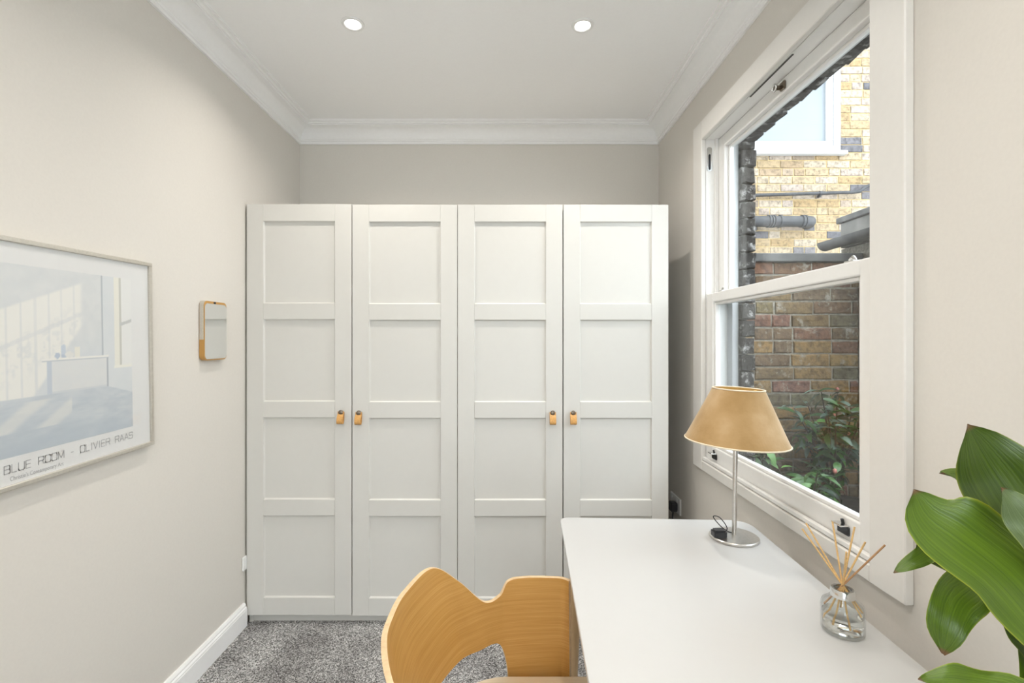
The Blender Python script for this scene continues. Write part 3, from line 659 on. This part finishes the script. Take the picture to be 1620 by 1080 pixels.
# the print: an in-plane colour field (flat print on paper)
def sstep(a, b, x):
    t = min(1, max(0, (x - a) / (b - a))); return t * t * (3 - 2 * t)
def hsh(i, j):
    v = math.sin(i * 127.1 + j * 311.7) * 43758.5453; return v - math.floor(v)
def vn(x, y):
    i, j = math.floor(x), math.floor(y); fx, fy = x - i, y - j; fx = fx * fx * (3 - 2 * fx); fy = fy * fy * (3 - 2 * fy)
    return (hsh(i, j) * (1 - fx) + hsh(i + 1, j) * fx) * (1 - fy) + (hsh(i, j + 1) * (1 - fx) + hsh(i + 1, j + 1) * fx) * fy
def fbm(x, y): return 0.5 * vn(x, y) + 0.3 * vn(x * 2.1 + 5, y * 2.1) + 0.2 * vn(x * 4.3, y * 4.3 + 9)
def mixc(a, b, t): return tuple(a[i] + (b[i] - a[i]) * t for i in range(3))
def art(s, t):
    n = fbm(s * 40, t * 40)
    floor_t = 1.211 if s < 1.483 else 1.211 - (s - 1.483) * 0.31
    wall = mixc((205, 211, 217), (218, 221, 224), n)
    wall = mixc(wall, (196, 208, 222), 0.7 * sstep(1.40, 1.22, t) * sstep(1.05, 1.47, s))
    if t < floor_t:
        d = floor_t - t; nn = fbm(s * 22, t * 90)
        c = mixc((178, 191, 207), (205, 212, 219), nn)
        c = mixc(c, (168, 184, 202), 0.6 * sstep(0.03, 0.14, d) * sstep(0.3, 0.7, fbm(s * 9, t * 14)))
        band = (s + 1.5 * d - 1.22) % 0.13
        if 0.012 < d < 0.085 and 1.0 < s < 1.36: c = mixc(c, (224, 224, 221), 0.6 * sstep(0.02, 0.05, band) * sstep(0.11, 0.08, band))
        return c
    c = wall
    if s < 1.470:                                    # long wall with the sun lattice on it
        top = 1.440 + (s - 1.185) * 0.37; u = s - 1.185
        right = 1.405; bot = 1.19 + max(0, (s - 1.23)) * 1.25
        k = sstep(top + 0.004, top - 0.006, t) * sstep(right, right - 0.02, s) * sstep(bot - 0.012, bot + 0.006, t)
        m = ((s - 1.182) / 0.0375) % 1.0
        if m < 0.10 or m > 0.93: k *= 0.45
        diag = abs(t - (1.345 + (s - 1.185) * 0.40))
        if diag < 0.006: k *= 0.35
        k *= 1 - 0.55 * sstep(0.52, 0.66, fbm(s * 75 + 3, t * 75)) * sstep(0.06, 0.0, abs(t - 1.36 + 0.5 * (1.3 - s)) - 0.02)
        c = mixc(c, (230, 230, 227), k)
        if abs(s - 1.467) < 0.0035: c = mixc(c, (150, 163, 178), 0.6)
    else:
        c = mixc((215, 220, 225), (207, 215, 223), n)
        if 1.510 < s < 1.600 and t > 1.272:
            if s < 1.532: c = (229, 228, 219)
            elif s < 1.540: c = (198, 199, 192)
            else: c = (226, 228, 229)
            if s > 1.532 and abs(t - (1.405 + (s - 1.55) * 0.3)) < 0.005: c = (192, 196, 198)
        if 1.508 < s < 1.600 and 1.264 < t <= 1.272: c = (232, 232, 224)
    if 1.287 < s < 1.300 and floor_t - 0.003 < t < 1.302: c = (188, 200, 216)
    if 1.300 <= s < 1.483 and t < 1.300: c = mixc((219, 221, 223), (211, 216, 222), n)
    if 1.300 <= s < 1.483 and t < 1.216: c = mixc(c, (190, 200, 212), 0.5)
    if abs(s - 1.483) < 0.0022 and t < 1.300: c = (165, 175, 188)
    if 1.272 < s < 1.488 and 1.299 < t < 1.3065: c = (231, 231, 229) if t > 1.302 else (183, 193, 206)
    # vessels on the plinth: a jug, two bowls and a box
    def blob(cs, ct, rs_, rt): return ((s - cs) / rs_) ** 2 + ((t - ct) / rt) ** 2 < 1
    if blob(1.318, 1.313, 0.008, 0.008) or blob(1.337, 1.315, 0.008, 0.009): c = (176, 192, 214)
    if 1.330 < s < 1.344 and 1.315 < t < 1.343 - 0.4 * abs(s - 1.337): c = (190, 204, 222)
    if blob(1.355, 1.314, 0.014, 0.009): c = (222, 223, 222)
    if 1.372 < s < 1.388 and 1.306 < t < 1.335: c = (228, 227, 218)
    return c
def lin(c): 
    c = c / 255; return c / 12.92 if c < 0.04045 else ((c + 0.055) / 1.055) ** 2.4
AY0, AY1, AZ0, AZ1 = 0.935, 1.580, 1.068, 1.548
gx, gy = 230, 170
vs, fs, cols = [], [], []
for j in range(gy + 1):
    for i in range(gx + 1):
        s = AY0 + (AY1 - AY0) * i / gx; t = AZ0 + (AZ1 - AZ0) * j / gy
        vs.append((XF + 0.0144 - PO.x, s - PO.y, t - PO.z)); c = art(s, t); g_ = (c[0] + c[1] + c[2]) / 3; c = tuple(g_ + (q_ - g_) * 0.72 + 9 for q_ in c); c = (c[0] + 1, c[1], c[2] - 3); cols += [lin(c[0]), lin(c[1]), lin(c[2]), 1]
for j in range(gy):
    for i in range(gx): a = j * (gx + 1) + i; fs.append((a, a + 1, a + gx + 2, a + gx + 1))
me = bpy.data.meshes.new('print'); me.from_pydata(vs, [], fs); ca = me.color_attributes.new('Col', 'FLOAT_COLOR', 'POINT'); ca.data.foreach_set('color', cols)
m, nt, b = new_mat('poster_print'); an = N(nt, 'ShaderNodeVertexColor', layer_name='Col'); nt.links.new(an.outputs[0], b.inputs['Base Color']); b.inputs['Roughness'].default_value = 0.6
me.materials.append(m); po = link(bpy.data.objects.new('print', me), pic); po['label'] = 'pale blue print of an empty room with a plinth'
# caption lettering: wide rounded square capitals drawn as strokes
def arc(cx, cy, r, a0, a1, k=5): return [(cx + r[0] * math.cos(R(a0 + (a1 - a0) * i / k)), cy + r[1] * math.sin(R(a0 + (a1 - a0) * i / k))) for i in range(k + 1)]
q = (0.14, 0.2)
G = {
 'B': [[(0, 0), (0, 1), (0.84, 1)] + arc(0.84, 0.77, (0.14, 0.23), 90, -90) + [(0, 0.54)], [(0.84, 0.54)] + arc(0.86, 0.27, (0.14, 0.27), 90, -90) + [(0, 0)]],
 'L': [[(0, 1), (0, 0), (0.92, 0)]], 'U': [[(0, 1)] + arc(0.14, 0.2, q, 180, 270) + arc(0.86, 0.2, q, 270, 360) + [(1, 1)]],
 'E': [[(0.95, 1), (0, 1), (0, 0), (0.95, 0)], [(0, 0.52), (0.88, 0.52)]],
 'R': [[(0, 0), (0, 1), (0.85, 1)] + arc(0.85, 0.74, (0.15, 0.26), 90, -90) + [(0, 0.48)], [(0.7, 0.48), (1.0, 0)]],
 'O': [arc(0.86, 0.8, q, 0, 90) + arc(0.14, 0.8, q, 90, 180) + arc(0.14, 0.2, q, 180, 270) + arc(0.86, 0.2, q, 270, 360) + [(1, 0.8)]],
 'M': [[(0, 0), (0, 1), (0.5, 0.1), (1, 1), (1, 0)]], '-': [[(0.2, 0.45), (0.8, 0.45)]], 'I': [[(0.5, 0), (0.5, 1)]],
 'V': [[(0, 1), (0.5, 0), (1, 1)]], 'A': [[(0, 0), (0.5, 1), (1, 0)], [(0.18, 0.33), (0.82, 0.33)]],
 'S': [[(0.98, 0.82)] + arc(0.86, 0.8, q, 30, 90) + arc(0.14, 0.77, (0.14, 0.23), 90, 270) + arc(0.86, 0.27, (0.14, 0.27), 90, -90) + arc(0.14, 0.2, q, 270, 190)]}
WID = {'I': 0.35, '-': 0.75, 'M': 1.15, 'L': 0.85, 'E': 0.9, ' ': 0.85}
def stroke(bm, pts, w, X):
    for a, b in zip(pts, pts[1:]):
        a, b = Vector(a), Vector(b); d = (b - a)
        if d.length < 1e-6: continue
        d.normalize(); n_ = Vector((-d.y, d.x)) * w / 2; a = a - d * w * 0.4; b = b + d * w * 0.4
        bm.faces.new([bm.verts.new((X, p.x, p.y)) for p in (a - n_, b - n_, b + n_, a + n_)])
def caption(text, y0, y1, z, h, w):
    gap = 0.28; tot = sum(WID.get(c, 1.0) + gap for c in text) - gap; k = (y1 - y0) / tot; bm = bmesh.new(); x = 0
    for c in text:
        wd = WID.get(c, 1.0)
        for st_ in G.get(c, []):
            stroke(bm, [(y0 + (x + p[0] * wd) * k - PO.y, z + p[1] * h - PO.z) for p in st_], w, XF + 0.0146 - PO.x)
        x += wd + gap
    o = mk('caption', bm, M_ink, pic); o['label'] = 'grey lettering BLUE ROOM - OLIVIER RAAS'
caption('BLUE ROOM - OLIVIER RAAS', 1.172, 1.578, 1.030, 0.0195, 0.0021)
fc = bpy.data.curves.new('credit_line', 'FONT'); fc.body = "Christie's Contemporary Art"; fc.size = 0.0155; fc.materials.append(M_ink)
fo = bpy.data.objects.new('credit_line', fc); link(fo)
dg = bpy.context.evaluated_depsgraph_get(); me = bpy.data.meshes.new_from_object(fo.evaluated_get(dg)); bpy.data.objects.remove(fo)
wd = max(v.co.x for v in me.vertices); k = (1.330 - 1.185) / wd
for v in me.vertices: v.co = Vector((XF + 0.0146 - PO.x, 1.185 + v.co.x * k - PO.y, 1.0095 + v.co.y * 1.0 - PO.z))
if not me.materials: me.materials.append(M_ink)
link(bpy.data.objects.new('credit_line', me), pic)

# ------------------------------------------------------------------ small wall mirror
mr = empty('wall_mirror', (XL, 2.035, 1.265)); tag(mr, 'small rounded mirror with a honey wood lower edge hung on the left wall', 'mirror')
bm = bmesh.new(); add_prism(bm, rounded(-0.078, 0.078, 0.0, 0.243, 0.020, 6), 'x', 0.002, 0.022)
bm.faces.ensure_lookup_table()
for f in bm.faces: f.material_index = 0
mk('body', bm, M_oak, mr)
bm = bmesh.new(); o1 = rounded(-0.0788, 0.0788, 0.085, 0.2438, (0.0205, 0.0205, 0.0005, 0.0005), 6)
add_prism(bm, o1, 'x', 0.003, 0.020); lab = mk('sleeve', bm, M_silver, mr); lab['label'] = 'pale metal upper edge'
bm = bmesh.new(); add_prism(bm, rounded(-0.0755, 0.0755, 0.005, 0.233, 0.018, 6), 'x', 0.0222, 0.0235); mk('mirror_plate', bm, M_mirror, mr)
bm = bmesh.new(); add_prism(bm, [(0.006 * math.cos(2 * math.pi * i / 12) - 0.01, 0.2375 + 0.0045 * math.sin(2 * math.pi * i / 12)) for i in range(12)], 'x', 0.0215, 0.026); mk('hanging_stud', bm, M_black, mr)

# ------------------------------------------------------------------ sockets
so = empty('wall_socket', (XR, 2.60, 0.43)); tag(so, 'white double wall socket on the right wall beside the wardrobe', 'socket')
bx('faceplate', M_white_pl, so, -0.009, -0.0005, -0.073, 0.073, 0, 0.086, 0.002)
for yy in (-0.045, 0.025): bx('switch', M_white_pl, so, -0.0115, -0.009, yy + 0.012, yy + 0.022, 0.060, 0.076, 0.0008)
pg = empty('power_plug', (XR - 0.0095, 2.575, 0.44)); tag(pg, 'black plug pushed into the double socket beside the wardrobe', 'plug')
bx('plug_body', M_black, pg, -0.036, -0.0005, -0.024, 0.024, 0, 0.050, 0.007, 3)
tube('cable', M_black, pg, catmull([(-0.018, 0, 0.003), (-0.02, 0.0, -0.05), (-0.022, -0.02, -0.25), (-0.03, -0.12, -0.40), (-0.05, -0.3, -0.4355)], 5), 0.0035, 8)
s2 = empty('wall_socket', (XL, 2.32, 0.262)); tag(s2, 'white socket edge low on the left wall against the wardrobe', 'socket')
bx('faceplate', M_white_pl, s2, 0.0005, 0.0085, -0.046, 0.04, 0, 0.064, 0.002)
bx('switch', M_white_pl, s2, 0.0085, 0.0105, -0.035, -0.025, 0.03, 0.05, 0.0008)

# ------------------------------------------------------------------ desk
DT = 0.730; DTH = -0.045
desk = empty('desk', (0.474, 1.008, 0), DTH); tag(desk, 'white topped desk with round wooden legs under the window', 'desk')
dw, dl = 0.320, 0.675
bm = bmesh.new(); rr = (0.060, 0.030, 0.030, 0.060); ot = rounded(-dw, dw, -dl, dl, rr, 8)
def ring_at(off, z):
    o_ = rounded(-dw + off, dw - off, -dl + off, dl - off, tuple(max(0.004, r_ - off) for r_ in rr), 8); return [bm.verts.new((p[0], p[1], z)) for p in o_]
rings = [ring_at(0.004, DT), ring_at(0.001, DT - 0.0015), ring_at(0.0, DT - 0.005), ring_at(0.0, DT - 0.010), ring_at(0.022, DT - 0.026)]
bm.faces.new(rings[0])
for a, b in zip(rings, rings[1:]):
    for k in range(len(a)): bm.faces.new((a[k], a[(k + 1) % len(a)], b[(k + 1) % len(a)], b[k]))
bm.faces.new(rings[-1][::-1]); shade_auto(mk('desk_top', bm, M_desk, desk), 30)
for sx in (-1, 1):
    for sy in (-1, 1): tube('leg', M_oakleg, desk, [(sx * (dw - 0.055), sy * (dl - 0.06), DT - 0.027), (sx * (dw - 0.035), sy * (dl - 0.04), 0.001)], [0.023, 0.015], 16)
bx('apron', M_oakleg, desk, -dw + 0.05, dw - 0.05, dl - 0.08, dl - 0.06, DT - 0.08, DT - 0.026, 0.002); bx('apron', M_oakleg, desk, -dw + 0.05, dw - 0.05, -dl + 0.06, -dl + 0.08, DT - 0.08, DT - 0.026, 0.002)

# ------------------------------------------------------------------ chair
ch = empty('chair', (0.05, 1.0, 0)); tag(ch, 'bent oak plywood armchair tucked against the desk', 'chair')
half = [(-0.234, 0.0, 0.780, 0.565), (-0.225, 0.09, 0.783, 0.562), (-0.184, 0.204, 0.782, 0.553), (-0.125, 0.248, 0.728, 0.549), (-0.060, 0.278, 0.658, 0.548), (-0.018, 0.297, 0.664, 0.545), (0.004, 0.304, 0.699, 0.545), (0.05, 0.311, 0.706, 0.545), (0.130, 0.316, 0.703, 0.545), (0.152, 0.312, 0.702, 0.545), (0.166, 0.302, 0.701, 0.545)]
full = [(x, -y, t, b) for x, y, t, b in half[:0:-1]] + half
P4 = catmull([(x, y, 0) for x, y, t, b in full], 20); T4 = catmull([(t, b, 0) for x, y, t, b in full], 20)
NV = 12; th = 0.011
def shell_side(off):
    out = []; acc = 0
    for i, p in enumerate(P4):
        tn = (P4[min(i + 1, len(P4) - 1)] - P4[max(i - 1, 0)]).normalized(); nrm = Vector((-tn.y, tn.x, 0))
        if i: acc += (P4[i] - P4[i - 1]).length
        # side panels drop to the seat where the arms begin
        u_ = min(1.0, max(0.0, (p.x + 0.050) / 0.052)); k = 1 - math.sqrt(1 - u_ ** 3.0)
        bot = T4[i].y * (1 - k) + 0.395 * k; top = T4[i].x
        lean = 0.30 * (1 - sstep(-0.12, 0.02, p.x)); row = []
        for j in range(NV + 1):
            z = bot + (top - bot) * j / NV; dz = top - z
            inward = Vector((1, 0, 0)) * lean * dz + Vector((0, -1 if p.y > 0 else 1, 0)) * (0.06 * dz * (1 - lean / 0.3))
            row.append((p + nrm * off + inward + Vector((0, 0, z)), (acc, z)))
        out.append(row)
    return out
bm = bmesh.new(); uvl = bm.loops.layers.uv.new('UVMap')
def grid(rows, flip):
    V = [[bm.verts.new(q_[0] - Vector((0.05, 0, 0))) for q_ in r_] for r_ in rows]
    for i in range(len(V) - 1):
        for j in range(NV):
            ids = [(i, j), (i + 1, j), (i + 1, j + 1), (i, j + 1)]
            if flip: ids = ids[::-1]
            f = bm.faces.new([V[a][b_] for a, b_ in ids]); f.smooth = True
            for lp_, (a, b_) in zip(f.loops, ids): lp_[uvl].uv = rows[a][b_][1]
    return V
A = grid(shell_side(0.0), False); B = grid(shell_side(th), True)
for i in range(len(A) - 1):
    for j in (0, NV):
        f = bm.faces.new((A[i][j], B[i][j], B[i + 1][j], A[i + 1][j])); f.material_index = 1; f.smooth = True
for i in (0, len(A) - 1):
    for j in range(NV): f = bm.faces.new((A[i][j], A[i][j + 1], B[i][j + 1], B[i][j])); f.material_index = 1
for e in bm.edges:
    if len({f.material_index for f in e.link_faces}) > 1: e.smooth = False
bmesh.ops.recalc_face_normals(bm, faces=bm.faces)
sh = mk('backrest', bm, [M_oak, M_oakedge], ch, uv=True); sh['label'] = 'curved oak plywood back and arms in one sheet'
bm = bmesh.new(); sr = []
for (off, z) in ((0.006, 0.470), (0.0, 0.466), (0.0, 0.456), (0.006, 0.452)):
    sr.append([bm.verts.new((p[0], p[1], z)) for p in rounded(-0.20 + off, 0.26 - off, -0.272 + off, 0.272 - off, (0.10, 0.15, 0.15, 0.10), 8)])
bm.faces.new(sr[0]); bm.faces.new(sr[-1][::-1])
for a, b in zip(sr, sr[1:]):
    for k in range(len(a)): bm.faces.new((a[k], a[(k + 1) % len(a)], b[(k + 1) % len(a)], b[k]))
shade_auto(mk('seat', bm, M_seat, ch), 40)
for xx in (-0.005, 0.085): bx('seat_rail', M_oakleg, ch, xx - 0.02, xx + 0.02, -0.2955, 0.2955, 0.425, 0.452, 0.003)
for sx, sy in ((-0.13, -0.2), (-0.13, 0.2), (0.2, -0.2), (0.2, 0.2)):
    tube('leg', M_oakleg, ch, [(sx, sy, 0.453), (sx * 1.25, sy * 1.15, 0.001)], [0.018, 0.012], 14)

# ------------------------------------------------------------------ table lamp
LX, LY = 0.710, 1.515
lamp = empty('table_lamp', (LX, LY, DT)); tag(lamp, 'brushed steel table lamp with a sand velvet shade on the desk', 'lamp')
lathe('base', M_steel, lamp, [(0, 0.0005), (0.071, 0.0005), (0.072, 0.002), (0.072, 0.007), (0.070, 0.009), (0.03, 0.0105), (0.012, 0.0115), (0.0, 0.0115)], 48)
tube('pole', M_steel, lamp, [(0, 0, 0.009), (0.004, 0, 0.32), (0.006, 0, 0.44)], 0.0068, 16)
TS = R(2.5)
shd = empty('lamp_shade', (0.006, 0, 0.303), parent=lamp); shd.rotation_euler = (0, TS, 0)
def cone(name, mat, r0, r1, z0, z1, t, n=56):
    bm = bmesh.new(); add_lathe(bm, [(r0, z0), (r1, z1), (r1 - t, z1), (r0 - t, z0), (r0, z0)], n); bmesh.ops.remove_doubles(bm, verts=bm.verts, dist=1e-6)
    return shade_auto(mk(name, bm, mat, shd), 40)
cone('shade_cover', M_velvet, 0.151, 0.075, 0.0, 0.163, 0.0012)
cone('shade_lining', M_gold, 0.1496, 0.0736, 0.0005, 0.1625, 0.001)
for rr_, zz in ((0.151, 0.0), (0.075, 0.163)):
    bm = bmesh.new(); add_tube(bm, [(rr_ * math.cos(2 * math.pi * i / 56), rr_ * math.sin(2 * math.pi * i / 56), zz) for i in range(57)], 0.0024, 8, cap=False)
    shade_auto(mk('piping', bm, M_shtrim, shd), 60)
bm = bmesh.new()
for a in (0.3, 0.3 + 2.094, 0.3 + 4.189): add_tube(bm, [(0.0, 0, 0.142), (0.0735 * math.cos(a), 0.0735 * math.sin(a), 0.160)], 0.0014, 6)
mk('carrier', bm, M_gold, shd)
lathe('bulb_holder', M_white_pl, lamp, [(0, 0.40), (0.016, 0.40), (0.016, 0.445), (0.012, 0.455), (0, 0.455)], 20)
pl = bmesh.new(); add_prism(pl, rounded(-0.020, 0.020, -0.017, 0.017, 0.006, 4), 'z', 0, 0.020)
bmesh.ops.bevel(pl, geom=[e for e in pl.edges if all(v.co.z > 0.019 for v in e.verts)], offset=0.005, segments=2, affect='EDGES')
mk('plug', pl, M_black, lamp, (-0.050, -0.006, 0.0095))
tube('cable', M_black, lamp, catmull([(-0.030, -0.004, 0.018), (-0.018, 0.010, 0.030), (-0.028, 0.04, 0.050), (-0.040, 0.06, 0.045), (-0.022, 0.050, 0.020), (-0.010, 0.022, 0.0125), (0.0, 0.012, 0.0125)], 6), 0.0016, 8)

# ------------------------------------------------------------------ reed diffuser
DXx, DYy = 0.713, 1.030
df = empty('reed_diffuser', (DXx, DYy, DT)); tag(df, 'clear glass reed diffuser bottle with thin wooden sticks on the desk', 'diffuser')
lathe('bottle', M_glass, df, [(0, 0.0005), (0.036, 0.0005), (0.040, 0.005), (0.0405, 0.052), (0.038, 0.062), (0.028, 0.070), (0.020, 0.0745), (0.018, 0.088), (0.0165, 0.088), (0.0165, 0.075), (0.027, 0.067), (0.0365, 0.058), (0.0385, 0.050), (0.0375, 0.009), (0.034, 0.007), (0, 0.007)], 40, ang=60)
lathe('fragrance', M_liquid, df, [(0, 0.0075), (0.0335, 0.0075), (0.037, 0.0095), (0.038, 0.040), (0, 0.040)], 40)
lathe('collar', M_chrome, df, [(0.0185, 0.0745), (0.0225, 0.0755), (0.0225, 0.0885), (0.0205, 0.092), (0.0165, 0.092), (0.0165, 0.088)], 32)
nk = Vector((DXx, DYy, DT + 0.088))
for k, (px, py, dy, m) in enumerate(((1269, 836, 0.04, M_reed), (1275, 827, 0.055, M_reed), (1317, 825, 0.03, M_reed), (1339, 873, -0.04, M_reed), (1352, 833, 0.0, M_reed), (1369, 857, -0.02, M_reed), (1400, 862, -0.055, M_reed2))):
    yy = DYy + dy; tip = Vector((xpx(px, yy), yy, zpx(py, yy))); d = (tip - nk).normalized(); a = k * 0.9
    s_ = nk + Vector((0.010 * -d.x * 1.5, -0.010 * d.y, 0)); d = (tip - s_).normalized()
    bot = s_ - d * (0.072 / max(0.3, d.z)); 
    off = bot - nk; hr = math.hypot(off.x, off.y)
    if hr > 0.031: bot = s_ - d * ((0.072 / max(0.3, d.z)) * 0.031 / hr)
    tube('reed', m, df, [bot - df.location, tip - df.location], 0.0018, 8)

# ------------------------------------------------------------------ house plant at the near end of the desk
pt = empty('potted_plant', (0.66, 0.56, DT)); tag(pt, 'broad leaved green house plant at the near end of the desk', 'plant')
lathe('pot', M_pot, pt, [(0, 0.0005), (0.052, 0.0005), (0.058, 0.006), (0.070, 0.11), (0.072, 0.118), (0.066, 0.118), (0.062, 0.10), (0, 0.10)], 36)
lathe('soil', M_soil, pt, [(0, 0.1045), (0.0625, 0.1035), (0.0625, 0.1005), (0, 0.1005)], 24)
def broad_leaf(spine, wmax, mat, face, fold=0.35, wave=0.006, peak=0.42, n=26, twist=0):
    """spine: world points base -> tip; face: direction the upper side looks to; width in metres"""
    pts = catmull(spine, max(2, n // (len(spine) - 1))); n = len(pts) - 1
    bm = bmesh.new(); uvl = bm.loops.layers.uv.new('UVMap'); rows = []; S = (-1, -0.75, -0.4, 0, 0.4, 0.75, 1)
    for i, p in enumerate(pts):
        t = i / n; tn = (pts[min(i + 1, n)] - pts[max(i - 1, 0)]).normalized()
        fv = Vector(face); nr = (fv - tn * fv.dot(tn)).normalized(); sd = tn.cross(nr)
        x = t / peak * 0.5 if t < peak else 0.5 + (t - peak) / (1 - peak) * 0.5
        w = wmax * 0.5 * (max(0.0, math.sin(math.pi * x)) ** 0.75) + 0.0015
        if t > 0.9: w = min(w, wmax * 0.5 * (1.0 - t) * 6 + 0.001)
        row = []
        for s in S:
            h = fold * w * (abs(s) ** 1.5) * 0.6 + wave * math.sin(t * 17 + s * 2) * abs(s)
            row.append((bm.verts.new(p + sd * (s * w) + nr * h - pt.location), (t, 0.5 + 0.5 * s)))
        rows.append(row)
    for a, b in zip(rows, rows[1:]):
        for k in range(len(S) - 1):
            f = bm.faces.new((a[k][0], b[k][0], b[k + 1][0], a[k + 1][0])); f.smooth = True
            for lp_, uv in zip(f.loops, (a[k][1], b[k][1], b[k + 1][1], a[k + 1][1])): lp_[uvl].uv = uv
    return mk('leaf', bm, mat, pt, uv=True)
def at(px, py, y): return Vector((xpx(px, y), y, zpx(py, y)))
BASE = Vector((0.66, 0.56, 0.835))
def stemmed(pts, k=(0, 0, 0)): return [BASE + Vector(k)] + pts
CAMV = (-0.55, -0.75, 0.40)
# large leaf in front, upper pair, thin leaf, hanging leaf, lower leaves
broad_leaf([BASE + Vector((0.02, 0.01, 0)), at(1735, 1090, 0.60), at(1660, 985, 0.62), at(1590, 905, 0.64), at(1520, 850, 0.66), at(1470, 815, 0.68), at(1446, 774, 0.69)], 0.112, M_leaf, (-0.35, -0.72, 0.6), 0.30, peak=0.60)
broad_leaf([BASE + Vector((0.03, 0.02, 0)), at(1725, 1010, 0.66), at(1660, 880, 0.68), at(1605, 785, 0.69), at(1566, 728, 0.70), at(1531, 671, 0.70)], 0.108, M_leafd, (-0.6, -0.7, 0.35), 0.35, peak=0.62)
broad_leaf([BASE + Vector((0.04, 0.0, 0)), at(1740, 1010, 0.60), at(1670, 880, 0.60), at(1620, 815, 0.61), at(1584, 771, 0.62)], 0.052, M_leafp, (-0.5, -0.7, 0.4), 0.3, peak=0.55)
broad_leaf([BASE + Vector((0.0, 0.05, 0)), at(1640, 950, 0.76), at(1585, 850, 0.78), at(1545, 785, 0.79), at(1515, 757, 0.79), at(1487, 748, 0.79)], 0.050, M_leaf, (-0.2, -0.6, 0.8), 0.35, peak=0.55)
broad_leaf([BASE + Vector((-0.02, 0.03, 0)), at(1610, 990, 0.70), at(1545, 900, 0.72), at(1490, 868, 0.74), at(1450, 885, 0.74), at(1414, 906, 0.74)], 0.026, M_leaf, (0.1, -0.7, 0.7), 0.3, peak=0.6)
broad_leaf([BASE + Vector((-0.03, 0.02, 0)), at(1620, 990, 0.70), at(1565, 925, 0.715), at(1520, 940, 0.71), at(1500, 980, 0.70), at(1491, 1034, 0.70)], 0.060, M_leaf, (-0.3, -0.9, 0.3), 0.25, peak=0.68)
broad_leaf([BASE + Vector((-0.01, 0.04, 0)), at(1640, 1010, 0.70), at(1560, 920, 0.73), at(1490, 880, 0.745), at(1456, 856, 0.75), at(1443, 843, 0.75)], 0.046, M_leafd, (-0.2, -0.7, 0.6), 0.3, peak=0.6)
broad_leaf([BASE + Vector((0.03, 0.0, 0)), at(1720, 1120, 0.62), at(1660, 1040, 0.65), at(1620, 992, 0.67), at(1565, 945, 0.69)], 0.060, M_leafd, (-0.3, -0.8, 0.5), 0.3, peak=0.55)
broad_leaf([BASE + Vector((-0.02, -0.01, 0)), at(1640, 1120, 0.60), at(1570, 1092, 0.615), at(1510, 1083, 0.62), at(1453, 1074, 0.63)], 0.046, M_leaf, (-0.1, -0.6, 0.85), 0.25, peak=0.6)
